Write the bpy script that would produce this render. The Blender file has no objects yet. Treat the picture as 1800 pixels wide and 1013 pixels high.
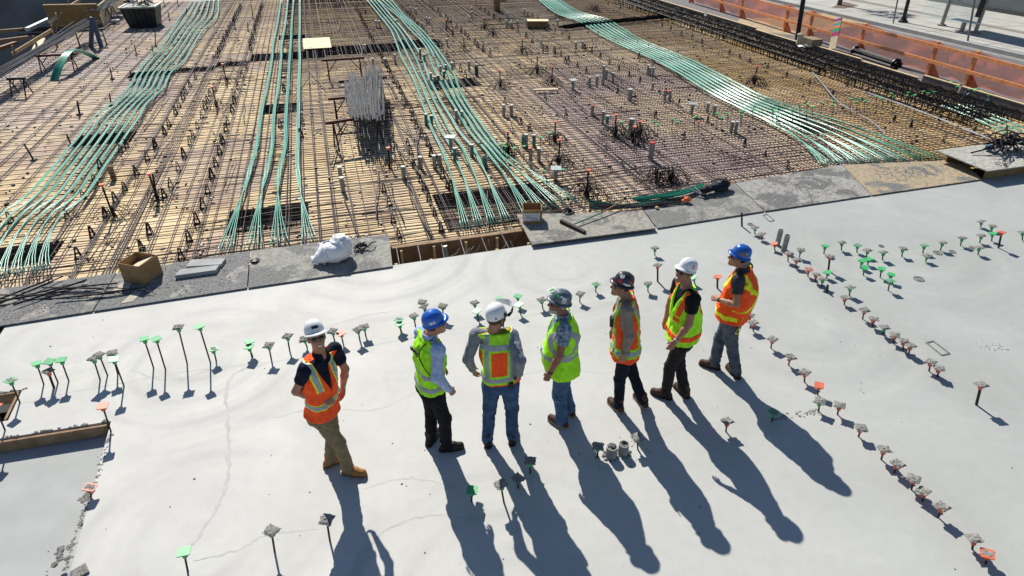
import bpy, math, random
import numpy as np
from mathutils import Vector, Matrix
random.seed(7); rng=np.random.default_rng(7)
S=bpy.context.scene; COL=S.collection
# ---------------------------------------------------------------- camera, sky, sun, exposure
CH,FPX,PITCH,YAW=5.4,1100.0,math.radians(32.3),math.radians(16.27)   # drone height, focal length, tilt, heading
cam=bpy.data.cameras.new('camera'); co=bpy.data.objects.new('camera',cam); COL.objects.link(co)
co.location=(0,0,CH); co.rotation_euler=(math.pi/2-PITCH,0,-YAW)
cam.sensor_width=36; cam.lens=36*FPX/1800; cam.clip_start=.1; cam.clip_end=2000; S.camera=co
SUN_EL,SUN_AZ=math.radians(40.5),math.radians(95.5)                  # azimuth counted from +X towards +Y
w=bpy.data.worlds.new('World'); S.world=w; w.use_nodes=True
nt=w.node_tree; nt.nodes.clear()
sk=nt.nodes.new('ShaderNodeTexSky'); sk.sky_type='NISHITA'; sk.sun_disc=False
sk.dust_density=.3; sk.ozone_density=3.; sk.sun_elevation=SUN_EL; sk.sun_rotation=math.pi/2-SUN_AZ
bgn=nt.nodes.new('ShaderNodeBackground'); bgn.inputs[1].default_value=.070
wo=nt.nodes.new('ShaderNodeOutputWorld'); nt.links.new(sk.outputs[0],bgn.inputs[0]); nt.links.new(bgn.outputs[0],wo.inputs[0])
sl=bpy.data.lights.new('sun','SUN'); sl.energy=5.0; sl.angle=math.radians(.5); sl.color=(1,.96,.87)
so=bpy.data.objects.new('sun',sl); COL.objects.link(so); so.location=(0,20,30)
so.rotation_euler=Vector((math.cos(SUN_EL)*math.cos(SUN_AZ),math.cos(SUN_EL)*math.sin(SUN_AZ),math.sin(SUN_EL))).to_track_quat('Z','Y').to_euler()
S.view_settings.view_transform='Standard'; S.view_settings.look='None'; S.view_settings.gamma=1; S.view_settings.exposure=.45
S.cycles.max_bounces=6
# ---------------------------------------------------------------- helpers
FW=np.array([math.sin(YAW)*math.cos(PITCH),math.cos(YAW)*math.cos(PITCH),-math.sin(PITCH)])
RT=np.array([math.cos(YAW),-math.sin(YAW),0]); UP=np.cross(RT,FW); CO=np.array([0,0,CH])
def ray(x,y):
    d=FW*FPX+RT*(x-900)+UP*(506.5-y); return d/np.linalg.norm(d)
def P(x,y,z=0.):                       # the site point at height z that the survey photo shows at (x, y)
    d=ray(x,y); return CO+d*((z-CH)/d[2])
def PV(x,y,base):                      # the point above base, in the upright plane through base, seen at (x, y)
    h=np.array([base[0],base[1],0.]); h/=np.linalg.norm(h)
    d=ray(x,y); return CO+d*((base@h)/(d@h))
def A(*v): return np.array(v,float)
def unit(v): v=np.asarray(v,float); return v/(np.linalg.norm(v)+1e-12)
MATS={}
def mat(name,c,rough=.8,metal=0,var=.12,scale=8,bump=0,bscale=40,spec=.3,c2=None,detail=4,coat=0):
    if name in MATS: return MATS[name]
    m=bpy.data.materials.new(name); m.use_nodes=True; n=m.node_tree.nodes; l=m.node_tree.links
    b=n['Principled BSDF']; b.inputs['Roughness'].default_value=rough; b.inputs['Metallic'].default_value=metal
    b.inputs['Specular IOR Level'].default_value=spec; b.inputs['Coat Weight'].default_value=coat
    c=tuple(c)
    if c2 is None: c2=tuple(min(1,x*(1+var)) for x in c); c1=tuple(x*(1-var) for x in c)
    else: c1=c
    tc=n.new('ShaderNodeTexCoord')
    nz=n.new('ShaderNodeTexNoise'); nz.inputs['Scale'].default_value=scale; nz.inputs['Detail'].default_value=detail
    l.new(tc.outputs['Object'],nz.inputs['Vector'])
    r=n.new('ShaderNodeValToRGB'); r.color_ramp.elements[0].position=.35; r.color_ramp.elements[1].position=.65
    r.color_ramp.elements[0].color=(*c1,1); r.color_ramp.elements[1].color=(*c2,1)
    l.new(nz.outputs[0],r.inputs[0]); l.new(r.outputs[0],b.inputs['Base Color'])
    if bump:
        n2=n.new('ShaderNodeTexNoise'); n2.inputs['Scale'].default_value=bscale; n2.inputs['Detail'].default_value=3
        l.new(tc.outputs['Object'],n2.inputs['Vector'])
        bp=n.new('ShaderNodeBump'); bp.inputs['Strength'].default_value=bump; bp.inputs['Distance'].default_value=.01
        l.new(n2.outputs[0],bp.inputs['Height']); l.new(bp.outputs[0],b.inputs['Normal'])
    MATS[name]=m; return m
class MB:                              # collects shapes; build() links them as ONE mesh object
    def __init__(s): s.v=[]; s.f=[]
    def add(s,v,f):
        o=len(s.v); s.v+= [tuple(map(float,p)) for p in v]; s.f+=[tuple(i+o for i in q) for q in f]; return s
    def box(s,c,size,rz=0,M=None):
        hx,hy,hz=[q/2 for q in size]
        v=[A(x,y,z) for z in(-hz,hz) for x,y in((-hx,-hy),(hx,-hy),(hx,hy),(-hx,hy))]
        if M is not None: v=[np.asarray(M)@p for p in v]
        ca,sa=math.cos(rz),math.sin(rz)
        v=[A(p[0]*ca-p[1]*sa,p[0]*sa+p[1]*ca,p[2])+A(*c) for p in v]
        return s.add(v,[(3,2,1,0),(4,5,6,7),(0,1,5,4),(1,2,6,5),(2,3,7,6),(3,0,4,7)])
    def beam(s,a,b,w,h,up=(0,0,1)):    # box from a to b, w wide, h high
        a=A(*a); b=A(*b); d=b-a; L=np.linalg.norm(d); d/=L
        sd=unit(np.cross(d,up)) if abs(d@A(*up))<.99 else A(1,0,0); u=np.cross(sd,d)
        return s.box((a+b)/2,(w,L,h),0,np.stack([sd,d,u],1))
    def prism(s,pts,z0,z1,off=(0,0,0)):
        n=len(pts); o=A(*off)
        v=[A(p[0],p[1],z0)+o for p in pts]+[A(p[0],p[1],z1)+o for p in pts]
        return s.add(v,[tuple(range(n-1,-1,-1)),tuple(range(n,2*n))]+[(i,(i+1)%n,(i+1)%n+n,i+n) for i in range(n)])
    def tube(s,pts,r,n=6,cap=True):
        pts=[A(*p) for p in pts]; m=len(pts); rr=r if hasattr(r,'__len__') else [r]*m
        v=[];u=None
        for i,p in enumerate(pts):
            t=unit(pts[min(i+1,m-1)]-pts[max(i-1,0)])
            if u is None: u=unit(np.cross(t,A(0,0,1) if abs(t[2])<.9 else A(1,0,0)))
            u=unit(u-t*(u@t)); q=np.cross(t,u)
            for k in range(n):
                a=2*math.pi*k/n; v.append(p+(u*math.cos(a)+q*math.sin(a))*rr[i])
        f=[(i*n+k,i*n+(k+1)%n,(i+1)*n+(k+1)%n,(i+1)*n+k) for i in range(m-1) for k in range(n)]
        if cap: f+=[tuple(range(n-1,-1,-1)),tuple((m-1)*n+k for k in range(n))]
        return s.add(v,f)
    def lathe(s,prof,c=(0,0,0),n=16,sx=1,sy=1):
        v=[A(r*math.cos(2*math.pi*k/n)*sx,r*math.sin(2*math.pi*k/n)*sy,z)+A(*c) for r,z in prof for k in range(n)]
        m=len(prof); f=[(i*n+k,i*n+(k+1)%n,(i+1)*n+(k+1)%n,(i+1)*n+k) for i in range(m-1) for k in range(n)]
        f+=[tuple(range(n-1,-1,-1)),tuple((m-1)*n+k for k in range(n))]
        return s.add(v,f)
    def rock(s,c,r,sq=.6,n=7):
        v=[];
        for i in range(5):
            ph=math.pi*(i+.5)/5-math.pi/2
            for k in range(n):
                a=2*math.pi*(k+.5*(i%2))/n; q=r*random.uniform(.7,1.15)
                v.append(A(math.cos(a)*math.cos(ph)*q,math.sin(a)*math.cos(ph)*q,math.sin(ph)*q*sq)+A(*c))
        f=[(i*n+k,i*n+(k+1)%n,(i+1)*n+(k+1)%n,(i+1)*n+k) for i in range(4) for k in range(n)]
        return s.add(v,f+[tuple(range(n-1,-1,-1)),tuple(4*n+k for k in range(n))])
    def mesh(s,name,m,smooth=False):
        me=bpy.data.meshes.new(name); me.from_pydata(s.v,[],s.f)
        if m: me.materials.append(m)
        if smooth: me.polygons.foreach_set('use_smooth',[True]*len(me.polygons))
        me.update(); return me
    def build(s,name,m,parent=None,smooth=False):
        o=bpy.data.objects.new(name,s.mesh(name,m,smooth)); COL.objects.link(o)
        if parent: o.parent=parent
        return o
def put(name,me,parent=None,loc=None,rot=None,scale=None):      # a new object on shared mesh data
    o=bpy.data.objects.new(name,me); COL.objects.link(o)
    if parent: o.parent=parent
    if loc is not None: o.location=loc
    if rot is not None: o.rotation_euler=rot
    if scale is not None: o.scale=scale
    return o
def tag(o,label=None,cat=None,group=None,kind=None):
    for k,v in(('label',label),('category',cat),('group',group),('kind',kind)):
        if v: o[k]=v
    return o
def thing(name,label,cat,loc=(0,0,0),rz=0,group=None):
    o=bpy.data.objects.new(name,None); COL.objects.link(o); o.location=loc; o.rotation_euler=(0,0,rz); o.empty_display_size=.1
    return tag(o,label,cat,group)
def struct(o): o['kind']='structure'; return o
def crom(pts,k=6):                     # smooth curve through points
    p=[A(*q) for q in pts]; p=[2*p[0]-p[1]]+p+[2*p[-1]-p[-2]]; out=[]
    for i in range(1,len(p)-2):
        for j in range(k):
            t=j/k; out.append(.5*(2*p[i]+(p[i+1]-p[i-1])*t+(2*p[i-1]-5*p[i]+4*p[i+1]-p[i+2])*t*t+(3*p[i]-p[i-1]-3*p[i+1]+p[i+2])*t**3))
    return out+[p[-2]]
# ---------------------------------------------------------------- people: one continuous body surface each, clothes as children
F32=np.float32
_nz=np.random.default_rng(3).random((32,32,32)).astype(F32)
def vnoise(X,Y,Z):
    def fl(a): i=np.floor(a).astype(np.int32); t=(a-i).astype(F32); return i&31,(i+1)&31,t*t*(3-2*t)
    x0,x1,tx=fl(X);y0,y1,ty=fl(Y);z0,z1,tz=fl(Z)
    def L(a,b,t): return a+(b-a)*t
    return L(L(L(_nz[x0,y0,z0],_nz[x1,y0,z0],tx),L(_nz[x0,y1,z0],_nz[x1,y1,z0],tx),ty),
             L(L(_nz[x0,y0,z1],_nz[x1,y0,z1],tx),L(_nz[x0,y1,z1],_nz[x1,y1,z1],tx),ty),tz)-.5
class Vol:                              # signed distance volume, meshed with surface nets
    def __init__(s,lo,hi,h):
        s.lo=A(*lo); s.h=h; s.n=np.ceil((A(*hi)-s.lo)/h).astype(int)+1
        s.ax=[(s.lo[i]+np.arange(s.n[i])*h).astype(F32) for i in range(3)]
        s.F=np.full(s.n,1.,F32)
    def sub(s,lo,hi):
        sl=[]
        for i in range(3):
            a=max(0,int((lo[i]-s.lo[i])/s.h)-1); b=min(s.n[i],int((hi[i]-s.lo[i])/s.h)+3); sl.append(slice(a,max(a,b)))
        g=np.meshgrid(*[s.ax[i][sl[i]] for i in range(3)],indexing='ij'); return tuple(sl),g
    def put(s,fn,lo,hi,k=.02,op='u'):
        sl,g=s.sub(A(*lo)-k-.02,A(*hi)+k+.02)
        if g[0].size==0: return
        d=fn(*g).astype(F32); f=s.F[sl]
        if op=='s': d=-d; s.F[sl]=np.maximum(f,d) if k<=0 else -smn(-f,-d,k)
        else: s.F[sl]=smn(f,d,k)
    def cone(s,a,b,ra,rb,k=.02,op='u'):
        a=A(*a);b=A(*b);R=max(ra,rb); s.put(lambda X,Y,Z:fcone(X,Y,Z,a,b,ra,rb),np.minimum(a,b)-R,np.maximum(a,b)+R,k,op)
    def ell(s,c,M,r,k=.02,op='u'):      # M columns are axes
        c=A(*c);R=max(r); s.put(lambda X,Y,Z:fell(X,Y,Z,c,M,r),c-R,c+R,k,op)
    def half(s,p,n):                    # keep the side with (x-p).n < 0
        g=[a-p[i] for i,a in enumerate(s.ax)]
        s.F=np.maximum(s.F,(g[0][:,None,None]*n[0]+g[1][None,:,None]*n[1]+g[2][None,None,:]*n[2]).astype(F32))
    def grid(s): return np.meshgrid(*s.ax,indexing='ij')
    def mesh(s,name,m):
        F=s.F.copy()
        for ax in range(3):             # closed at the border
            ix=[slice(None)]*3
            for e in(0,-1): ix[ax]=e; F[tuple(ix)]=np.maximum(F[tuple(ix)],.5*s.h)
        I=F<0; c=np.zeros([q-1 for q in F.shape],np.int8)
        offs=[(x,y,z) for x in(0,1) for y in(0,1) for z in(0,1)]
        sh=lambda a,o:a[o[0]:a.shape[0]-1+o[0],o[1]:a.shape[1]-1+o[1],o[2]:a.shape[2]-1+o[2]]
        for o in offs: c+=sh(I,o)
        act=(c>0)&(c<8); idx=np.full(act.shape,-1,np.int32); w=np.argwhere(act); idx[act]=np.arange(len(w))
        val={o:F[w[:,0]+o[0],w[:,1]+o[1],w[:,2]+o[2]] for o in offs}
        acc=np.zeros((len(w),3));cnt=np.zeros(len(w))
        for o in offs:
            for ax in range(3):
                if o[ax]==0:
                    q=list(o);q[ax]=1;q=tuple(q); a,b=val[o],val[q]; x=(a<0)!=(b<0)
                    t=np.where(x,a/np.where(x,a-b,1),0); pt=np.tile(np.array(o,float),(len(w),1)); pt[:,ax]+=t
                    acc[x]+=pt[x];cnt[x]+=1
        V=(w+acc/np.maximum(cnt,1)[:,None])*s.h+s.lo
        Q=[]
        for ax in range(3):
            u,v=[(1,2),(2,0),(0,1)][ax]
            a=[slice(0,-1) if i==ax else slice(1,-1) for i in range(3)]; b=[slice(1,None) if i==ax else slice(1,-1) for i in range(3)]
            sa,sb=I[tuple(a)],I[tuple(b)]; e=np.argwhere(sa!=sb)
            if not len(e): continue
            fl=sa[tuple(e.T)]; e=e.copy(); e[:,u]+=1; e[:,v]+=1
            def cell(du,dv): q=e.copy(); q[:,u]-=du; q[:,v]-=dv; return idx[q[:,0],q[:,1],q[:,2]]
            q=np.stack([cell(1,1),cell(0,1),cell(0,0),cell(1,0)],1); q[~fl]=q[~fl][:,::-1]; Q.append(q)
        me=bpy.data.meshes.new(name)
        if not Q: me.from_pydata([],[],[]); return me
        Q=np.concatenate(Q); me.from_pydata(V.tolist(),[],Q.tolist()); me.materials.append(m)
        me.polygons.foreach_set('use_smooth',[True]*len(Q)); me.update(); return me
def smn(a,b,k):
    if k<=0: return np.minimum(a,b)
    h=np.clip(.5+.5*(b-a)/k,0,1); return (b+(a-b)*h-k*h*(1-h)).astype(F32)
def fcone(X,Y,Z,a,b,ra,rb):
    d=b-a; L=d@d+1e-9; t=np.clip(((X-a[0])*d[0]+(Y-a[1])*d[1]+(Z-a[2])*d[2])/L,0,1)
    return np.sqrt((X-a[0]-t*d[0])**2+(Y-a[1]-t*d[1])**2+(Z-a[2]-t*d[2])**2)-(ra+(rb-ra)*t)
def fell(X,Y,Z,c,M,r):
    q=[(X-c[0])*M[0][i]+(Y-c[1])*M[1][i]+(Z-c[2])*M[2][i] for i in range(3)]
    return (np.sqrt(sum((q[i]/r[i])**2 for i in range(3)))-1)*min(r)
def reach(par,x,y,L,far):               # the point on the sight line (x, y) at distance L from the parent joint
    d=ray(x,y); q=par-CO; t=q@d; h2=L*L-(q@q-t*t)
    return CO+d*(t+(math.sqrt(h2) if far else -math.sqrt(h2))) if h2>0 else par+unit(CO+d*t-par)*L
TS=[-.14,-.04,.06,.16,.26,.36,.46,.55,.62,.68]
TA=[.165,.172,.166,.160,.166,.176,.178,.150,.095,.062]
TB=[.120,.126,.118,.112,.118,.126,.122,.098,.075,.058]
SKIN=lambda n,c:mat('skin '+n,c,.55,0,.08,14,.08,160,.35)
CL=lambda n,c,**k:mat(n,c,**{**dict(rough=.9,var=.13,scale=22,bump=.25,bscale=260,spec=.15),**k})
def dirh(base,deg):                     # image-relative heading: 0 right, 90 away from the camera
    h=unit(A(base[0],base[1],0)); r=A(h[1],-h[0],0); a=math.radians(deg); return r*math.cos(a)+h*math.sin(a)
def person(p):
    J=p['j']; an={k:P(*J[k],.10) for k in('RA','LA')}; toe={k:P(*J[k],.03) for k in('Rt','Lt')}
    base=(an['RA']+an['LA'])/2; base[2]=0
    def up(k,off=0):
        h=unit(A(base[0],base[1],0)); d=ray(*J[k]); return CO+d*((base@h+off)/(d@h))
    neck=up('neck',p.get('no',0)); head=up('head',p.get('ho',0)); pz=neck[2]*p.get('pz',.582); px=J['pel'][0]; py=J['pel'][1]
    for _ in range(4): J['pel']=(px,py); pel=up('pel',p.get('po',0)); py+=(pel[2]-pz)*130
    sc=np.linalg.norm(neck-pel)/.68; fat=p.get('fat',1.); belly=p.get('belly',0)
    ax=unit(neck-pel); fs,fp,fh=[dirh(base,p[k]) for k in('fs','fp','fh')]
    lat=lambda f:unit(np.cross(A(0,0,1),f)) # towards the person's left
    ls=lat(fs); lp=lat(fp)
    sh={s:neck-ax*.082*sc+ls*(.180*sg*p.get('sw',1)) for s,sg in(('L',1),('R',-1))}
    el={};wr={}
    def limb(par,x,y,L,lt,sg,lo=-70,hi=140):         # hang the limb in its own upright plane, swung to best match the sight line
        best=None; dd=ray(x,y)
        for al in np.radians(np.arange(lo,hi,2)):
            q=par+unit(A(0,0,-1)*math.cos(al)+fs*math.sin(al)+ls*sg*lt)*L; r=unit(q-CO); e=np.linalg.norm(r-dd)
            if best is None or e<best[0]: best=(e,q)
        return best[1]
    for s,sg in(('L',1),('R',-1)):
        e=J[s+'E']; q=J[s+'W']; el[s]=limb(sh[s],e[0],e[1],.295,e[2],sg,*e[3:]); wr[s]=limb(el[s],q[0],q[1],.255,q[2],sg,*(q[3:] or (-10,)))
    hip={s:pel-A(0,0,.06)+lp*(.092*sg*fat**.5) for s,sg in(('L',1),('R',-1))}
    kn={}
    for s in 'LR':
        a,b=hip[s],an[s+'A']; D=np.linalg.norm(b-a); l1,l2=.425,.405
        g=p.get('bend'+s,1.006)*D; l1,l2=[q*g/(l1+l2) for q in(l1,l2)]
        x=(l1*l1-l2*l2+D*D)/(2*D); hh=math.sqrt(max(0,l1*l1-x*x)); d=(b-a)/D; fwd=unit(toe[s+'t']-an[s+'A']); fwd=unit(fwd-d*(fwd@d)); kn[s]=a+d*x+fwd*hh
    root=thing('person',p['label'],'person',tuple(base))
    B=base; rel=lambda q:q-B
    pel,neck,head=rel(pel),rel(neck),rel(head); sh,el,wr,hip,kn=[{k:rel(v) for k,v in d.items()} for d in(sh,el,wr,hip,kn)]
    an={k[0]:rel(v) for k,v in an.items()}; toe={k[0]:rel(v) for k,v in toe.items()}
    def tcoord(X,Y,Z):
        q=[X-pel[0],Y-pel[1],Z-pel[2]]; s=(q[0]*ax[0]+q[1]*ax[1]+q[2]*ax[2])/sc; w=np.clip(s/.5,0,1)
        lx=[lp[i]+(ls[i]-lp[i])*w for i in range(3)]; nn=np.sqrt(lx[0]**2+lx[1]**2+lx[2]**2); lx=[a/nn for a in lx]
        x=q[0]*lx[0]+q[1]*lx[1]+q[2]*lx[2]
        fx=[lx[1]*ax[2]-lx[2]*ax[1],lx[2]*ax[0]-lx[0]*ax[2],lx[0]*ax[1]-lx[1]*ax[0]]
        y=q[0]*fx[0]+q[1]*fx[1]+q[2]*fx[2]; return x,y,s
    def torso(X,Y,Z,off=0,flare=0,wr_=0.):
        x,y,s=tcoord(X,Y,Z)
        a=np.interp(s,TS,TA).astype(F32)*fat*p.get('sw',1)+off; b=np.interp(s,TS,TB).astype(F32)*fat+off
        bl=belly*np.exp(-((s-.14)/.16)**2); yc=bl*.5; b=b+bl*.5
        fl=flare*np.clip((.30-s)/.40,0,1); a=a+fl; b=b+fl
        d=((np.abs(x/a)**2.4+np.abs((y-yc)/b)**2.4)**(1/2.4)-1)*np.minimum(a,b)
        if wr_: d=d+wr_*(vnoise(X*11+9,Y*11,Z*7)+.6*vnoise(X*26,Y*26,Z*17))
        return d
    tlo=np.minimum(pel,neck)-.36; thi=np.maximum(pel,neck)+.36; tlo[2]=pel[2]-.2; thi[2]=neck[2]+.12
    H=p.get('h',.0075)
    sleeve=p['sleeve']
    def arms(V,r,upto,k=.03,wrk=0):
        for s in 'LR':
            V.cone(neck-ax*.05*sc+ (sh[s]-neck)*.25,sh[s],.05+r*.3,.058+r,.05)
            V.cone(sh[s],el[s],.056+r,.043+r,k)
            if upto=='long': V.cone(el[s],el[s]+(wr[s]-el[s])*.93,.045+r,.031+r,k)
    # ---- body: one surface from head to feet
    lo=np.min([head-.2,pel-.3,*an.values(),*wr.values(),*el.values()],0)-.14; hi=np.max([head+.2,pel+.3,*an.values(),*wr.values(),*el.values()],0)+.14
    lo[2]=.02; V=Vol(lo,hi,.0052)
    V.put(lambda X,Y,Z:np.maximum(torso(X,Y,Z,-.012),np.abs(tcoord(X,Y,Z)[2]-.27)-.37),tlo,thi,.02)
    hf=unit(fh+A(0,0,p.get('hp',0))); hl=lat(fh); hu=np.cross(hf,hl); hu=unit(hu); M=np.stack([hf,hl,hu],1)
    T=lambda f,l,u:head+hf*f+hl*l+hu*u
    ct_,st_=math.cos(.16),math.sin(.16); TH=lambda f,l,u:T(f*ct_-(u-.03)*st_-.004,l,.03+(u-.03)*ct_+f*st_+.016)
    V.ell(T(-.012,0,.035),M,(.098,.077,.09),.02); V.ell(T(.028,0,-.045),M,(.066,.058,.078),.03)
    V.ell(T(.068,0,-.1),M,(.022,.026,.02),.03)
    for sg in(1,-1):
        V.ell(T(.055,.038*sg,-.03),M,(.03,.024,.026),.02); V.ell(T(-.005,.078*sg,-.012),M,(.02,.010,.033),.006)
        V.cone(T(.082,0,.026),T(.07,.045*sg,.026),.013,.011,.012)
        V.ell(T(.094,.032*sg,.004),M,(.012,.016,.009),.008,'s')
    V.cone(T(.090,0,.008),T(.108,0,-.028),.008,.013,.012); V.ell(T(.1,0,-.034),M,(.013,.019,.009),.006)
    V.cone(T(.082,-.02,-.066),T(.082,.02,-.066),.008,.008,.006); V.cone(T(.079,-.016,-.077),T(.079,.016,-.077),.008,.008,.006)
    V.cone(T(-.025,0,-.05),neck-ax*.03,.056,.064,.03)
    for s,sg in(('L',1),('R',-1)):
        V.cone(sh[s],el[s],.050,.040,.03); V.cone(el[s],el[s]+(wr[s]-el[s])*.35,.040,.041,.02); V.cone(el[s]+(wr[s]-el[s])*.35,wr[s],.041,.026,.02)
        V.cone(hip[s],kn[s],.082,.054,.04); V.cone(kn[s],an[s],.052,.036,.03); V.cone(an[s]-A(0,0,.02),an[s]*A(1,1,0)+A(0,0,.045)+unit(toe[s]-an[s])*A(1,1,0)*.12,.036,.03,.02)
        d=unit(wr[s]-el[s]); hb=p.get('hb'+s)
        if hb is not None: d=unit(d+A(*hb))
        nn=pel+ax*.1-wr[s]; nn=nn-d*(nn@d); nn=unit(nn); sd=np.cross(d,nn)   # palm side, thumb side
        ref=fs if abs(fs@sd)>.35 else A(0,0,1)
        if sd@ref<0: sd=-sd
        w0=wr[s]
        for i,(o,ln) in enumerate(((.027,.072),(.009,.08),(-.009,.075),(-.025,.060))):
            kq=w0+d*(.088-.004*abs(i-1))+sd*o; V.cone(w0+sd*o*.5+d*.01,kq,.017,.0125,.012)
            q=kq; c=p.get('curl',.45)+.09*i; dd=d
            for j,fr in enumerate((.45,.32,.25)):
                dd=unit(d*math.cos(c*(j+1)*.8)+nn*math.sin(c*(j+1)*.8)); q2=q+dd*ln*fr; V.cone(q,q2,.0092-.0008*j,.0085-.0008*j,.003); q=q2
        t0=w0+d*.02+sd*.02; t1=t0+(d*.7+sd*.6+nn*.35)*.042; t2=t1+(d*.9+sd*.1+nn*.35)*.034
        V.cone(t0,t1,.016,.0115,.012); V.cone(t1,t2,.0105,.0085,.004)
    put('body',V.mesh('body',SKIN(p['n'],p['skin'])),root)
    # ---- trousers
    lo=np.min([pel-.24,kn['L']-.13,kn['R']-.13,an['L']-.13,an['R']-.13],0); hi=np.max([pel+.24,kn['L']+.13,kn['R']+.13,an['L']+.13,an['R']+.13],0)
    lo[2]=.03; hi[2]=pel[2]+.16; V=Vol(lo,hi,H); lr=p.get('leg',1.)
    V.put(lambda X,Y,Z:np.maximum(torso(X,Y,Z,.008),np.abs(tcoord(X,Y,Z)[2]+.01)-.10),tlo,A(thi[0],thi[1],pel[2]+.12),.03)
    for s in 'LR':
        V.cone(hip[s],kn[s],.098*lr*fat**.5,.073*lr,.045); V.cone(kn[s],an[s]-A(0,0,.03),.071*lr,.064*lr,.03)
        V.ell(hip[s]-fp*.045-A(0,0,.0),np.eye(3),(.085,.085,.085),.04)
    X,Y,Z=V.grid(); kz=(kn['L'][2]+kn['R'][2])/2
    amp=.006+.012*np.exp(-((Z-kz)/.10)**2)+.016*np.exp(-((Z-.13)/.09)**2)+.008*np.exp(-((Z-pel[2]+.14)/.08)**2)
    V.F+=amp*(1.1*vnoise(X*10,Y*10,Z*24+3*X*10)+.9*vnoise(X*23+5,Y*23,Z*40))
    V.F=np.maximum(V.F,.055-Z+.02*vnoise(X*9,Y*9,Z*0)); put('trousers',V.mesh('trousers',p['trs']),root)
    # belt
    V=Vol(A(pel[0]-.26,pel[1]-.26,pel[2]),A(pel[0]+.26,pel[1]+.26,pel[2]+.13),.007); X,Y,Z=V.grid(); x,y,s=tcoord(X,Y,Z)
    V.F=np.maximum(torso(X,Y,Z,.014),np.abs(s-.075)-.02).astype(F32); put('belt',V.mesh('belt',CL('black leather belt',(.02,.018,.016),rough=.6)),root)
    # ---- boots
    for s in 'LR':
        a=an[s]; d=unit((toe[s]-a)*A(1,1,0)); g=a*A(1,1,0); bt=None
        V=Vol(g-A(.27,.27,0),g+A(.27,.27,.22),.0065); sd=np.cross(A(0,0,1),d); ot=sd*(.008 if s=='L' else -.008)
        V.cone(g-d*.045+A(0,0,.055),g+d*.07+A(0,0,.062),.042,.043,.02); V.cone(g+d*.06+A(0,0,.05)+ot,g+d*.155+A(0,0,.046)+ot,.046,.041,.03)
        V.cone(g+A(0,0,.08)-d*.01,g+A(0,0,.17)-d*.012+(kn[s]-a)*A(.1,.1,0),.047,.05,.02); V.half(A(0,0,.024),A(0,0,-1))
        X,Y,Z=V.grid(); V.F+=.004*vnoise(X*30,Y*30,Z*30)
        bt=put('boot',V.mesh('boot',p['boot']),root)
        V=Vol(g-A(.27,.27,.01),g+A(.27,.27,.05),.006)
        V.cone(g-d*.05+A(0,0,.02),g+d*.02+A(0,0,.02),.046,.040,.03); V.cone(g+d*.05+A(0,0,.02)+ot,g+d*.155+A(0,0,.02)+ot,.05,.045,.04)
        V.half(A(0,0,.028),A(0,0,1)); V.half(A(0,0,.001),A(0,0,-1)); put('sole',V.mesh('sole',p['sole']),bt)
        lm=MB()
        for q in range(4): c=g+d*(.045+.022*q)+A(0,0,.117-.009*q); lm.tube([c-sd*.026-A(0,0,.012),c,c+sd*.026-A(0,0,.012)],.0032,4)
        lm.build('laces',CL('boot laces',(.16,.10,.05)),bt)
    # ---- shirt
    lo=np.min([tlo,*[q-.1 for q in el.values()],*[q-.1 for q in wr.values()]],0); hi=np.max([thi,*[q+.1 for q in el.values()],*[q+.1 for q in wr.values()]],0)
    lo[2]=min(pel[2]-.1,min(q[2] for q in wr.values())-.05); V=Vol(lo,hi,H)
    hem=p.get('shirthem',.04)
    V.put(lambda X,Y,Z:np.maximum(torso(X,Y,Z,.010 if hem>0 else .02),np.maximum(hem-tcoord(X,Y,Z)[2],tcoord(X,Y,Z)[2]-.64)),tlo,thi,.02)
    arms(V,.020 if sleeve=='short' else .016,sleeve)
    X,Y,Z=V.grid(); V.F+=.009*vnoise(X*15,Y*15,Z*19)+.008*vnoise(X*31,Y*31,Z*36)+.004
    for s in 'LR':
        if sleeve=='short':
            d=unit(el[s]-sh[s]); V.put(lambda X,Y,Z:fcone(X,Y,Z,sh[s]+d*.27,el[s]+d*.1,.12,.12),np.minimum(sh[s]+d*.27,el[s]+d*.1)-.12,np.maximum(sh[s]+d*.27,el[s]+d*.1)+.12,0,'s')
    V.cone(neck-ax*.02,T(-.0,0,-.06),.062,.062,0,'s')
    sro=put('shirt',V.mesh('shirt',p['shirt']),root)
    if p.get('collar'):
        V=Vol(neck-.14,neck+.14,.006); V.cone(neck-ax*.035,neck+ax*.028+hf*.0,.082,.074,0); V.half(neck+ax*.026,ax); V.half(neck-ax*.05,-ax)
        V.cone(neck-ax*.05+fs*.01,neck+ax*.06,.062,.064,0,'s'); V.cone(neck+fs*.06-ax*.05,neck+fs*.10+ax*.05,.02,.045,0,'s'); put('collar',V.mesh('collar',p['shirt']),sro)
    if p.get('cuff') and sleeve=='long':
        cm=MB()
        for s in 'LR': d=wr[s]-el[s]; cm.tube([el[s]+d*.8,el[s]+d*.86,el[s]+d*.93],[.05,.052,.048],12)
        cm.build('rolled_cuff',p['shirt'],sro,True)
    # ---- vest
    v=p['vest']; hemv=v.get('hem',-.06); off=v.get('off',.023); fl=v.get('flare',.016)
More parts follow.
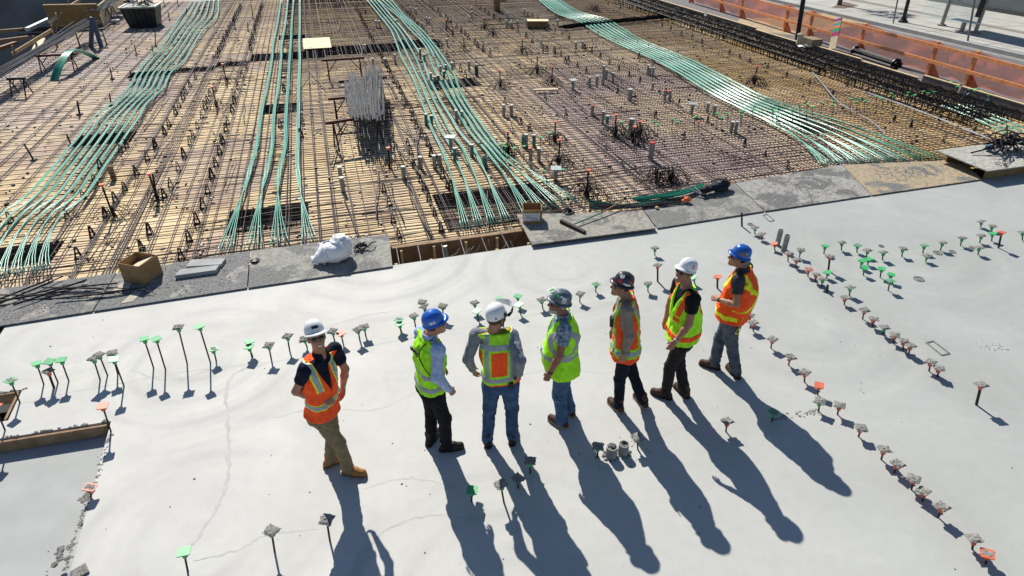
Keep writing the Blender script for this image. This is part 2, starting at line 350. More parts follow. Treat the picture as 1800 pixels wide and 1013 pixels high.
    def vest(e,h=None):
        V=Vol(tlo,thi,h or H); X,Y,Z=V.grid(); x,y,s=tcoord(X,Y,Z)
        d=torso(X,Y,Z,off,fl,.030)
        V.F=d.astype(F32)
        for q in 'LR': V.cone(neck-ax*.055*sc+(sh[q]-neck)*.2,sh[q]-(sh[q]-neck)*.22+ax*.012,.068,.066,.04)
        if v.get('back'): V.ell(pel+ax*v['back'][2]*sc-fs*v['back'][0]+ls*v['back'][1],np.stack([fs,ls,ax],1),v['back'][3],.13)
        V.F-=e
        V.F=np.maximum(V.F,hemv-s+.03*vnoise(X*6,Y*6,Z*0)); V.F=np.maximum(V.F,s-.66)
        for q in 'LR':
            o=unit(sh[q]-neck); d=unit(el[q]-sh[q])
            V.cone(sh[q]+o*.05-ax*.0,sh[q]+o*.035+d*.10,.078,.074,0,'s'); V.cone(sh[q]+o*.035+d*.10,el[q]+o*.05,.074,.06,0,'s')
        V.cone(neck-ax*.05+fs*.022,neck+ax*.12+fs*.03,.078,.085,0,'s')
        vd=v.get('vee',.28)                # open front
        V.F=np.maximum(V.F,-np.maximum(np.abs(x)-.075*np.clip((s-(.60-vd))/vd,0,1.3),np.where(y>.02,-1,1)).astype(F32))
        return V,x,y,s
    V,x,y,s=vest(0); vo=put('safety_vest',V.mesh('safety_vest',v['mat']),root)
    for (nm,e,fn,m) in v['bands']:
        V2,x,y,s=vest(e,.0062 if fn else H); V2.F=np.maximum(V2.F,fn(x,y,s).astype(F32)); put(nm,V2.mesh(nm,m),vo)
    # ---- hair, glasses
    V=Vol(head-.14,head+.14,.006); V.ell(T(-.022,0,.030),M,(.098,.083,.094),.0); V.half(T(0,0,.06),hu); V.half(T(.02,0,0),unit(hf+hu*.15)); V.half(T(-.05,0,-.045 if not p.get('longhair') else -.085),unit(-hu+hf*.35))
    V.ell(T(.012,.08,-.012),M,(.034,.03,.034),0,'s');V.ell(T(.012,-.08,-.012),M,(.034,.03,.034),0,'s'); put('hair',V.mesh('hair',CL('hair '+p['n'],p['hair'],bump=.5,bscale=120)),root)
    if p.get('beard'):
        V=Vol(head-.15,head+.15,.005); V.ell(T(.031,0,-.055),M,(.067,.061,.074),.0); V.ell(T(.07,0,-.1),M,(.026,.03,.024),.02); V.half(T(0,0,-.052),unit(hu+hf*.15)); V.half(T(.0,0,0),-hf)
        V.ell(T(.09,0,-.07),M,(.02,.024,.012),0,'s'); put('beard',V.mesh('beard',CL('beard '+p['n'],p['beard'])),root)
    if p.get('smile'):
        V=Vol(head-.14,head+.14,.0035); V.cone(T(.086,-.02,-.068),T(.09,0,-.072),.006,.008,.004); V.cone(T(.086,.02,-.068),T(.09,0,-.072),.006,.008,.004); put('teeth',V.mesh('teeth',mat('teeth',(.75,.72,.66),.3)),root)
    if p.get('glasses')!='dark':
        V=Vol(head-.14,head+.14,.0035)
        for sg in(1,-1): V.ell(T(.078,.032*sg,.004),M,(.012,.012,.012),0)
        put('eyes',V.mesh('eyes',mat('eyes',(.10,.08,.07),.2,spec=.6)),root)
    g=p.get('glasses')
    if g:
        V=Vol(head-.15,head+.15,.0035)
        for sg in(1,-1): V.ell(T(.092,.033*sg,.006),M,(.009,.029,.018),.004)
        gl=put('sunglasses' if g=='dark' else 'safety_glasses',V.mesh('lens',mat('dark lens',(.012,.012,.014),.12,spec=.6) if g=='dark' else mat('clear lens',(.25,.25,.24),.1,spec=.6)),root)
        fm=MB(); fm.tube([T(.095,-.03,.016),T(.102,0,.014),T(.095,.03,.016)],.003,5)
        for sg in(1,-1): fm.tube([T(.09,.058*sg,.014),T(.05,.078*sg,.014),T(-.02,.083*sg,.01)],.0032,5)
        fm.build('frame',mat('glasses frame',(.015,.015,.015),.4),gl)
    # ---- hard hat
    hm=p['hat']; full=hm['full']; tilt=hm.get('tilt',0.)
    n=48; prof=[(.92,.030),(1,.028),(1.0,.045),(.985,.066),(.94,.092),(.85,.116),(.70,.136),(.50,.150),(.26,.158),(.05,.1605)]
    hb=MB(); vv=[]
    for i,(r,u) in enumerate(prof):
        for k in range(n):
            a=2*math.pi*k/n; f,l=r*.114*math.cos(a)-.008,r*.095*math.sin(a); u2=u
            if hm['style']!='climb': u2+= .006*max(0,1-abs(l)/.016)*(1 if u>.06 else 0)+.004*max(0,1-abs(abs(l)-.04)/.012)*(1 if u>.08 else 0)
            vv.append(TH(f,l,u2))
    m_=len(prof); hb.add(vv,[(i*n+k,i*n+(k+1)%n,(i+1)*n+(k+1)%n,(i+1)*n+k) for i in range(m_-1) for k in range(n)]+[tuple(range(n-1,-1,-1)),tuple((m_-1)*n+k for k in range(n))])
    ho=hb.build('hard_hat',hm['mat'],root,True)
    if hm['style']!='climb':
        bb=MB(); vv=[]
        for (e,u) in((0,.036),(.55,.031),(1,.022),(1.0,.018),(.5,.025),(0,.028)):
            for k in range(n):
                a=2*math.pi*k/n; c=max(0,math.cos(a)); wd=(.024+.013*c**2) if full else (.010+.036*c**1.5)
                r0=.99; f,l=math.cos(a)*(.114*r0+wd*e)-.008,math.sin(a)*(.095*r0+wd*e)
                vv.append(TH(f,l,u-.010*e*(c**2)))
        bb.add(vv,[(i*n+k,i*n+(k+1)%n,((i+1)%6)*n+(k+1)%n,((i+1)%6)*n+k) for i in range(6) for k in range(n)]); bb.build('brim',hm['mat'],ho,True)
    else:
        st=MB()
        for sg in(1,-1): st.tube([T(.02,.1*sg,.04),T(.005,.086*sg,-.03),T(.05,.05*sg,-.115)],.006,5); st.tube([T(-.06,.085*sg,.04),T(-.02,.084*sg,-.03),T(.05,.05*sg,-.115)],.006,5)
        st.tube([T(.05,.05,-.115),T(.075,0,-.128),T(.05,-.05,-.115)],.006,5); st.build('chin_strap',mat('black strap',(.03,.02,.018),.7),ho)
        vz=MB()
        vz.tube([T(.045,-.122,.066),T(.10,-.112,.075),T(.165,-.07,.088)],[.018,.014,.008],8); vz.tube([T(.045,.122,.066),T(.10,.112,.075),T(.165,.07,.088)],[.018,.014,.008],8); vz.build('visor_arm',mat('black plastic',(.02,.02,.02),.4),ho,True)
        vs=MB(); vs.v=[]; q=[]
        for i in range(9):
            a=(i-4)/4*.95
            q+=[T(.175*math.cos(a)-.01,.13*math.sin(a),.075),T(.20*math.cos(a)-.01,.14*math.sin(a),.125)]
        vs.add(q,[(2*i,2*i+2,2*i+3,2*i+1) for i in range(8)]); vs.build('visor',mat('clear visor',(.6,.62,.62),.1,spec=.6),ho)
        sl_=MB()
        for (f,l) in((-.078,.062),(-.078,-.062),(.03,-.094)): sl_.rock(T(f,l,.066),.02,1.4,8)
        sl_.build('vent_slot',mat('black plastic',(.02,.02,.02),.4),ho)
    for (nm,cc,f,l,u,wd,ht) in hm.get('marks',[]):   # stickers lying on the dome
        pu=[q[1] for q in prof]; pr=[q[0] for q in prof]; b=MB(); N=6
        c=A(f+.008,l,u); o=unit(A(f/.114**2,l/.095**2,max(0,u-.04)/.12**2)); e1=unit(np.cross(A(0,0,1),o)); e2=np.cross(o,e1)
        def dome(q):
            r=math.hypot(q[0]/.114,q[1]/.095); uu=min(max(q[2],.035),.150); k=np.interp(uu,pu,pr)*1.022/max(r,1e-6); return TH(q[0]*k-.008,q[1]*k,uu+.001)
        if wd<0:
            b.add([dome(c)]+[dome(c+e1*math.cos(t)*-wd*.5*R+e2*math.sin(t)*ht*.5*R) for R in(.5,1) for t in np.linspace(0,2*math.pi,15)[:-1]],[(0,i+1,(i+1)%14+1) for i in range(14)]+[(i+1,i+15,(i+1)%14+15,(i+1)%14+1) for i in range(14)])
        else: b.add([dome(c+e1*wd*(i/N-.5)+e2*ht*(j/N-.5)) for j in range(N+1) for i in range(N+1)],[(j*(N+1)+i,j*(N+1)+i+1,(j+1)*(N+1)+i+1,(j+1)*(N+1)+i) for j in range(N) for i in range(N)])
        b.build(nm,cc,ho)
    for fn in p.get('extra',[]): fn(dict(root=root,T=T,neck=neck,pel=pel,ax=ax,fs=fs,ls=ls,fp=fp,lp=lp,wr=wr,el=el,sh=sh,vest=vo,hat=ho,sc=sc,M=M))
    return root
# colours of the work clothes
ORG=CL('fluorescent orange cloth',(1.,.10,.022),rough=.8,var=.10); LIM=CL('fluorescent lime cloth',(.40,.90,.03),rough=.8,var=.10)
TAPE=mat('silver reflective tape',(.30,.34,.37),.45,.1,.12,60,.1,300,.5); LIMT=CL('lime tape',(.38,.80,.04)); YELT=CL('yellow tape',(.78,.82,.03)); ORT=CL('orange tape',(.95,.11,.03))
DENIM=CL('blue denim',(.045,.085,.165),var=.28,scale=9); DENIM2=CL('mid blue denim',(.055,.105,.19),var=.3,scale=9); GREYD=CL('grey denim',(.075,.09,.115),var=.35,scale=8)
BLK=CL('black cotton',(.010,.011,.013)); NAVY=CL('navy cotton',(.010,.013,.028)); KHAKI=CL('khaki cotton',(.20,.155,.09),var=.15); DKNAVY=CL('dark indigo denim',(.009,.012,.022)); CHAR=CL('charcoal work cloth',(.022,.021,.021))
BROWNB=CL('brown boot leather',(.07,.038,.022),rough=.6,scale=14); TANB=CL('tan boot leather',(.34,.16,.05),rough=.7,scale=14); DKB=CL('dark boot leather',(.03,.022,.018),rough=.55); SOLE=mat('dark rubber sole',(.02,.018,.016),.8); SOLEL=mat('pale rubber sole',(.32,.26,.19),.8); SOLET=mat('tan rubber sole',(.20,.11,.05),.8)
WH=mat('white hat shell',(.72,.73,.74),.32,0,.03,6,spec=.5); BLU=mat('blue hat shell',(.012,.12,.52),.3,0,.05,6,spec=.5); GRH=mat('grey hat shell',(.10,.13,.16),.4,0,.2,12,spec=.5); DKH=mat('dark stickered hat shell',(.03,.025,.03),.35,0,.3,30,spec=.5); BLU2=mat('royal blue hat shell',(.015,.10,.42),.3,0,.05,6,spec=.5)
STK=lambda n,c:mat('sticker '+n,c,.5)
W_,K_,R_,G_=STK('white',(.75,.75,.74)),STK('black',(.02,.02,.02)),STK('red',(.55,.04,.03)),STK('green',(.08,.5,.15))
hb=lambda a,b:(lambda x,y,s:np.maximum(a-s,s-b))
def vb(x0,hw,lo=-9,hi=9,side=0): return lambda x,y,s:np.maximum.reduce([np.abs(np.abs(x)-x0)-hw,lo-s,s-hi]+([-y*side] if side else []))
def mx(*f): return lambda x,y,s:np.minimum.reduce([q(x,y,s) for q in f])
def diag(c,sn,d,hw,side,lo=-9,hi=9): return lambda x,y,s:np.maximum.reduce([np.abs(x*c+s*sn-d)-hw,-y*side,lo-s,s-hi])
def classic(lo,hi,tape=.024,edge=.038,x0=.118):   # waist band and two straps: silver tape on a wider lime backing
    m=(lo+hi)/2
    return [('tape_backing',.003,mx(hb(m-edge,m+edge),vb(x0,edge,.34)),YELT),('reflective_tape',.006,mx(hb(m-tape,m+tape),vb(x0,tape,.34)),TAPE)]
def wristwatch(side,m=None):
    def f(c):
        w,e=c['wr'][side],c['el'][side]; d=unit(w-e); b=MB(); b.tube([w-d*.03,w-d*.018,w-d*.006],[.0325,.034,.032],10)
        b.build('wristwatch',m or mat('black watch',(.02,.02,.02),.4),c['root'],True)
    return f
def badge_strap(c):                                    # thin black cord across the back
    n,p,fs,ls,ax=c['neck'],c['pel'],c['fs'],c['ls'],c['ax']
    q=[n+fs*.02+ls*-.075+ax*.01,n-ax*.10-fs*.155-ls*.075,n-ax*.25-fs*.150-ls*.135,n-ax*.38-fs*.08-ls*.215,p+ax*.20+fs*.06-ls*.215]
    MB().tube(crom(q),.006,5).build('shoulder_strap',K_,c['root'],True)
def back_text(c):                                      # dark lettering across the shoulders
    n,fs,ls,ax=c['neck'],c['fs'],c['ls'],c['ax']; b=MB(); o=n-ax*.175-fs*.160+ls*.045
    tx=lambda i,j,k=0:o-ls*i+ax*j-fs*(.0+k)+fs*(.0 if abs(i)<.1 else .03)
    for a in ([(-.06,.03),(-.075,0),(-.06,-.02)],[(-.035,.03),(-.045,-.02)],[(-.035,.03),(-.005,-.02)],[(-.045,.0),(-.015,.0)],[(.02,.03),(.035,-.02),(.05,.03)],[(.065,.03),(.075,-.02),(.06,-.028)]):
        b.tube([tx(*q) for q in a],.0075,4)
    b.build('back_lettering',K_,c['vest'])
def tape_tail(c):                                      # yellow strap hanging from the shoulder down behind the hip
    n,p,fs,ls,ax=c['neck'],c['pel'],c['fs'],c['ls'],c['ax']; lp=ls
    q=[n-ax*.02+ls*.075+fs*.01,n-ax*.14+ls*.10-fs*.150,p+ax*.30+ls*.13-fs*.17,p+ax*.08+ls*.16-fs*.155,p-ax*.08+ls*.175-fs*.13,p-ax*.155+ls*.18-fs*.11,p-ax*.14+ls*.16-fs*.15,p-ax*.02+ls*.15-fs*.16]
    b=MB(); q=crom(q)
    for i in range(len(q)-1): b.beam(q[i],q[i+1],.024,.005,up=tuple(-fs))
    b.build('yellow_strap',YELT,c['root'])
def chest_logo(c):
    n,fs,ls,ax=c['neck'],c['fs'],c['ls'],c['ax']; MB().rock(n-ax*.20+fs*.15+ls*.05,.012,1).build('shirt_logo',W_,c['root'])
def back_pocket(c):
    p,ls,fs,ax=c['pel'],c['lp'],c['fp'],c['ax']; b=MB(); b.box(p+ax*.045-fs*.135-ls*.125,(.05,.035,.075),0,np.stack([ls,fs,ax],1)); b.build('belt_pouch',mat('black pouch',(.015,.015,.017),.6),c['root'])
def radio(c):
    n,fs,ls,ax=c['neck'],c['fs'],c['ls'],c['ax']; b=MB(); o=n-ax*.30+fs*.165+ls*.10; M=np.stack([ls,fs,ax],1)
    b.box(o,(.06,.035,.11),0,M); b.tube([o+ls*.02+ax*.05,o+ls*.02+ax*.11],.006,5); b.build('chest_radio',K_,c['root'])
HATP=lambda m,full=False,**k:dict(style='cap',mat=m,full=full,**k)
PEOPLE=[
dict(n='one',label='man in orange vest and khaki trousers turned smiling to the camera, leftmost of the men',fs=305,fp=330,fh=278,hp=.38,skin=(.36,.17,.10),
 j=dict(head=(556,593),neck=(563,620),pel=(567,712),RE=(523,686,.34,-24,4),RW=(559,708,-.62,58,66),LE=(600,662,.25),LW=(603,680,-.15),RA=(613,822),LA=(580,806),Rt=(638,832),Lt=(614,799)),
 sleeve='short',shirt=NAVY,collar=1,trs=KHAKI,boot=TANB,sole=SOLET,hair=(.05,.035,.025),smile=1,glasses='dark',curl=.5,
 vest=dict(mat=ORG,hem=-.04,vee=.34,bands=classic(.11,.19)),hat=HATP(WH,marks=[('logo_sticker',K_,.105,.0,.088,.066,.03)]),extra=[chest_logo]),
dict(n='two',label='man in lime vest, pale blue shirt and black trousers under a bright blue hard hat',fs=25,fp=20,fh=12,hp=.12,skin=(.42,.21,.14),
 j=dict(head=(765,570),neck=(755,588),pel=(757,680),RE=(765,646,.22),RW=(783,678,.02),LE=(752,635,.2),LW=(776,645,-.3),RA=(785,780),LA=(757,767),Rt=(812,783),Lt=(774,755)),
 sleeve='long',shirt=CL('pale blue cotton',(.36,.45,.66)),collar=1,trs=BLK,boot=DKB,sole=SOLE,hair=(.06,.045,.035),glasses='clear',leg=1.02,
 vest=dict(mat=LIM,hem=-.0,vee=.3,bands=[('reflective_tape',.004,mx(hb(.05,.105),hb(.21,.265)),TAPE)]),hat=HATP(BLU,marks=[('hat_emblem',W_,-.03,-.11,.075,.07,.024),('hat_emblem',BLU,-.025,-.112,.076,-.036,.013)]),extra=[badge_strap,back_text,wristwatch('L')]),
dict(n='three',label='man seen from behind in grey long sleeves and jeans under a white climbing helmet',fs=86,fp=86,fh=45,skin=(.36,.18,.12),
 j=dict(head=(873,559),neck=(867,578),pel=(880,666),RE=(909,634,.35),RW=(914,658,-.05),LE=(829,632,.35),LW=(841,651,-.15),RA=(901,765),LA=(857,769),Rt=(905,750),Lt=(854,755)),
 sleeve='long',shirt=CL('grey marl jersey',(.20,.215,.24)),trs=DENIM,boot=DKB,sole=SOLE,hair=(.07,.05,.035),glasses='clear',leg=1.05,fat=1.04,
 vest=dict(mat=ORG,hem=.035,vee=.3,bands=[('tape_backing',.003,mx(hb(.055,.17),hb(.475,.66),vb(.13,.048,.05)),LIMT),('reflective_tape',.006,mx(hb(.085,.14),hb(.50,.56),vb(.13,.024,.09)),TAPE)]),
 hat=dict(style='climb',mat=WH,full=False),extra=[back_pocket]),
dict(n='four',label='heavy man in lime vest, flowered shirt and jeans under a grey full brim hat',fs=186,fp=184,fh=190,hp=.15,skin=(.27,.11,.07),fat=1.13,belly=.09,sw=.98,
 j=dict(head=(982,534),neck=(991,553),pel=(990,644),RE=(985,612,.25),RW=(968,640,0),LE=(985,617,.30),LW=(969,647,.05),LA=(988,737),RA=(1001,718),Lt=(962,731),Rt=(977,711)),
 sleeve='short',shirt=mat('flowered cotton',(.055,.09,.15),.9,0,.2,34,.2,200,.15,c2=(.33,.40,.47),detail=2),shirthem=-.15,collar=1,trs=DENIM2,boot=BROWNB,sole=SOLEL,hair=(.35,.34,.33),beard=(.42,.41,.40),glasses='dark',leg=1.12,
 vest=dict(off=.030,mat=LIM,hem=-.115,vee=.3,flare=.02,bands=[('reflective_tape',.004,mx(hb(.165,.22),lambda x,y,s:np.maximum(np.abs(np.sqrt((y/1.0)**2+(s-.40)**2)-.150)-.026,.20-s)),TAPE)]),
 hat=HATP(GRH,True,marks=[('hat_sticker',W_,-.02,.11,.085,.055,.06),('hat_sticker',STK('grey print',(.25,.26,.27)),-.02,.112,.075,.035,.02),('hat_sticker',G_,.06,.07,.11,-.06,.03),('hat_sticker',W_,.02,.09,.115,.04,.02)]),extra=[wristwatch('L')]),
dict(n='five',label='man walking in orange vest with lime trim, tan sleeves and dark stickered hard hat',fs=184,fp=190,fh=195,hp=.15,skin=(.34,.17,.11),
 j=dict(head=(1092,503),neck=(1102,520),pel=(1100,617),RE=(1082,570,.2),RW=(1074,596,0),LE=(1106,585,.25),LW=(1099,615,.02),LA=(1088,710),RA=(1131,702),Lt=(1067,698),Rt=(1110,689)),
 sleeve='long',shirt=CL('taupe cotton',(.25,.20,.165)),cuff=1,shirthem=-.14,trs=DKNAVY,boot=BROWNB,sole=SOLEL,hair=(.04,.03,.025),glasses='clear',leg=.98,fat=1.02,
 vest=dict(mat=ORG,hem=-.11,vee=.3,flare=.026,bands=[('tape_backing',.003,mx(hb(-.04,.08),vb(.10,.040,.02)),LIMT),('reflective_tape',.006,mx(hb(-.01,.05),vb(.10,.020,.02)),TAPE)]),
 hat=HATP(DKH,True,marks=[('hat_sticker',R_,.07,.075,.075,-.055,.05),('hat_sticker',W_,.06,.06,.125,-.06,.05),('hat_sticker',STK('navy',(.03,.05,.15)),.02,.11,.085,.06,.03),('hat_sticker',W_,-.035,.105,.06,.075,.018),('hat_sticker',R_,-.06,.085,.095,.045,.022),('hat_sticker',W_,.015,.113,.066,.03,.012)]),extra=[radio]),
dict(n='six',label='smiling man in lime vest with orange bands, black T-shirt and white hard hat',fs=212,fp=200,fh=225,hp=.25,skin=(.33,.16,.10),
 j=dict(head=(1204,479),neck=(1208,500),pel=(1197,592),RE=(1180,550,.25),RW=(1172,585,0),LE=(1211,561,.28),LW=(1190,595,.05),LA=(1171,688),RA=(1204,684),Lt=(1141,685),Rt=(1184,675)),
 sleeve='short',shirt=BLK,trs=CHAR,boot=BROWNB,sole=SOLE,hair=(.03,.022,.018),smile=1,glasses='dark',leg=1.02,fat=1.02,
 vest=dict(mat=LIM,hem=-.035,vee=.32,flare=.03,back=(.15,-.01,.14,(.075,.13,.17)),bands=[('orange_band',.004,mx(hb(.03,.095),vb(.13,.032,.36),lambda x,y,s:np.maximum.reduce([np.abs(s-.30)-.03,-y,np.abs(np.abs(x)-.11)-.05])),ORT)]),
 hat=HATP(WH,marks=[('hat_logo',R_,.012,.11,.09,-.05,.05),('hat_logo',W_,.012,.112,.092,-.026,.026)]),extra=[wristwatch('L',TAPE)]),
dict(n='seven',label='man in orange vest with yellow X behind, grey jeans and blue brimmed hat',fs=172,fp=178,fh=190,hp=.15,skin=(.34,.17,.11),fat=1.06,belly=.05,
 j=dict(head=(1298,453),neck=(1307,471),pel=(1288,547),RE=(1305,520,.25),RW=(1272,525,-.4),LE=(1295,530,.3),LW=(1268,526,-.42),RA=(1256,637),LA=(1295,650),Rt=(1226,637),Lt=(1274,636)),
 sleeve='short',shirt=CL('charcoal polo cotton',(.04,.04,.048)),collar=1,trs=GREYD,boot=BROWNB,sole=SOLE,hair=(.02,.016,.014),longhair=1,glasses='dark',leg=1.08,
 vest=dict(mat=ORG,hem=-.03,vee=.3,flare=.03,back=(.13,0.0,.28,(.10,.16,.20)),bands=[('yellow_band',.004,mx(diag(.72,.70,.245,.026,-1,.16,.55),diag(-.72,.70,.245,.026,-1,.16,.55),vb(.125,.024,.42),lambda x,y,s:np.maximum(np.abs(s-.05)-.028,-.08-y)),YELT)]),
 hat=HATP(BLU2,True,marks=[('hat_sticker',STK('brown',(.25,.10,.05)),-.005,.11,.085,.05,.045),('hat_sticker',G_,-.05,.10,.10,-.03,.03)]),extra=[tape_tail,wristwatch('L')]),
]
for p in PEOPLE: person(p)
# ---------------------------------------------------------------- the setting: slab, deck, street
ORD=['first','second','third','fourth','fifth','sixth','seventh','eighth','ninth','tenth','eleventh','twelfth','thirteenth','fourteenth','fifteenth','sixteenth','seventeenth','eighteenth','nineteenth','twentieth']
def nth(i): return ORD[i] if i<20 else '%d%s'%(i+1,{1:'st',2:'nd',3:'rd'}.get((i+1)%10,'th') if (i+1)%100 not in(11,12,13) else 'th')
def nodes(name):
    m=bpy.data.materials.new(name); m.use_nodes=True; n=m.node_tree.nodes; l=m.node_tree.links; return m,n,l,n['Principled BSDF']
def N(n,t,**k):
    o=n.new(t)
    for a,v in k.items():
        if a in o.inputs.keys(): o.inputs[a].default_value=v
        else: setattr(o,a,v)
    return o
def ramp(n,l,src,p0,c0,p1,c1):
    r=n.new('ShaderNodeValToRGB'); e=r.color_ramp.elements; e[0].position=p0;e[1].position=p1;e[0].color=(*c0,1);e[1].color=(*c1,1); l.new(src,r.inputs[0]); return r.outputs[0]
def mixc(n,l,f,a,b,mode='MIX'):
    m=n.new('ShaderNodeMix'); m.data_type='RGBA'; m.blend_type=mode
    for s,v in((m.inputs[0],f),(m.inputs[6],a),(m.inputs[7],b)):
        if hasattr(v,'is_linked'): l.new(v,s)
        elif isinstance(v,tuple): s.default_value=(*v,1)
        else: s.default_value=v
    return m.outputs[2]
def concrete_slab():
    m,n,l,b=nodes('trowelled concrete'); tc=N(n,'ShaderNodeTexCoord'); O=tc.outputs['Object']
    def noise(sc,det=4,dist=0,rough=.5,src=O):
        q=N(n,'ShaderNodeTexNoise',Scale=sc,Detail=det,Distortion=dist,Roughness=rough); l.new(src,q.inputs['Vector']); return q.outputs[0]
    base=ramp(n,l,noise(.55,5,.6),.30,(.450,.442,.42),.70,(.515,.507,.485))
    fine=ramp(n,l,noise(7,5),.3,(.965,.965,.965),.7,(1.025,1.025,1.025)); col=mixc(n,l,1.,base,fine,'MULTIPLY')
    grain=ramp(n,l,noise(90,3),.3,(.93,.93,.93),.7,(1.05,1.05,1.05)); col=mixc(n,l,.7,col,grain,'MULTIPLY')
    hsum=None
    for i,(cx,cy,sc,r0,r1,dk) in enumerate(((.5,9.9,.62,.3,2.9,.88),(-2.2,7.6,.75,.3,2.0,.89),(-1.9,4.6,.55,.5,2.4,.895),(.9,3.0,.6,.4,2.3,.885),(3.4,8.6,.7,.3,2.1,.92),(6.2,6.0,.5,.6,2.4,.955),(9.5,7.5,.5,.6,2.6,.955),(-4,8.6,.7,.3,1.5,.94))):   # sweeps of the power trowel
        mp=N(n,'ShaderNodeMapping'); mp.inputs['Location'].default_value=(-cx,-cy,0); l.new(O,mp.inputs[0])
        wv=N(n,'ShaderNodeTexWave',wave_type='RINGS',rings_direction='Z',Scale=sc,Distortion=1.5,Detail=2.); wv.inputs['Detail Scale'].default_value=.6; l.new(mp.outputs[0],wv.inputs['Vector'])
        ln=N(n,'ShaderNodeVectorMath',operation='LENGTH'); l.new(mp.outputs[0],ln.inputs[0])
        fo=N(n,'ShaderNodeMapRange'); fo.interpolation_type='SMOOTHSTEP'; fo.inputs[1].default_value=r1; fo.inputs[2].default_value=r1*.55; l.new(ln.outputs['Value'],fo.inputs[0])
        ms=ramp(n,l,noise(.55,2,.6,.5,mp.outputs[0]),.39,(0,0,0),.56,(1,1,1)); mm=N(n,'ShaderNodeMath',operation='MULTIPLY'); l.new(fo.outputs[0],mm.inputs[0]); l.new(ms,mm.inputs[1])
        rg=ramp(n,l,wv.outputs[0],.0,(dk,dk,dk+.008),.30,(1.,1.,1.)); rg=mixc(n,l,1.,rg,ramp(n,l,wv.outputs[0],.80,(1,1,1),1.,(1.05,1.05,1.045)),'MULTIPLY')
        col=mixc(n,l,1.,col,mixc(n,l,mm.outputs[0],(1,1,1),rg),'MULTIPLY')
    st=ramp(n,l,noise(.9,6,1.2),.58,(1,1,1),.76,(.95,.952,.955)); col=mixc(n,l,1.,col,st,'MULTIPLY')
    lt=ramp(n,l,noise(1.1,6,.8),.60,(1,1,1),.75,(1.06,1.055,1.04)); col=mixc(n,l,1.,col,lt,'MULTIPLY')
    sp=N(n,'ShaderNodeSeparateXYZ'); l.new(O,sp.inputs[0])     # sun sheen painted in: colour turns darker and bluer to the right
    mr=N(n,'ShaderNodeMapRange'); mr.inputs[1].default_value=.5; mr.inputs[2].default_value=7.5; l.new(sp.outputs[0],mr.inputs[0]); col=mixc(n,l,mr.outputs[0],col,mixc(n,l,1.,col,(.735,.77,.775),'MULTIPLY'))
    l.new(col,b.inputs['Base Color']); b.inputs['Specular IOR Level'].default_value=.22
    l.new(ramp(n,l,noise(1.2,4),.3,(.62,)*3,.7,(.74,)*3),b.inputs['Roughness'])
    bp=N(n,'ShaderNodeBump',Strength=.035,Distance=.012); l.new(noise(1.6,6,.5),bp.inputs['Height'])
    bp2=N(n,'ShaderNodeBump',Strength=.10,Distance=.003); l.new(noise(45,4),bp2.inputs['Height']); l.new(bp.outputs[0],bp2.inputs['Normal']); l.new(bp2.outputs[0],b.inputs['Normal'])
    return m
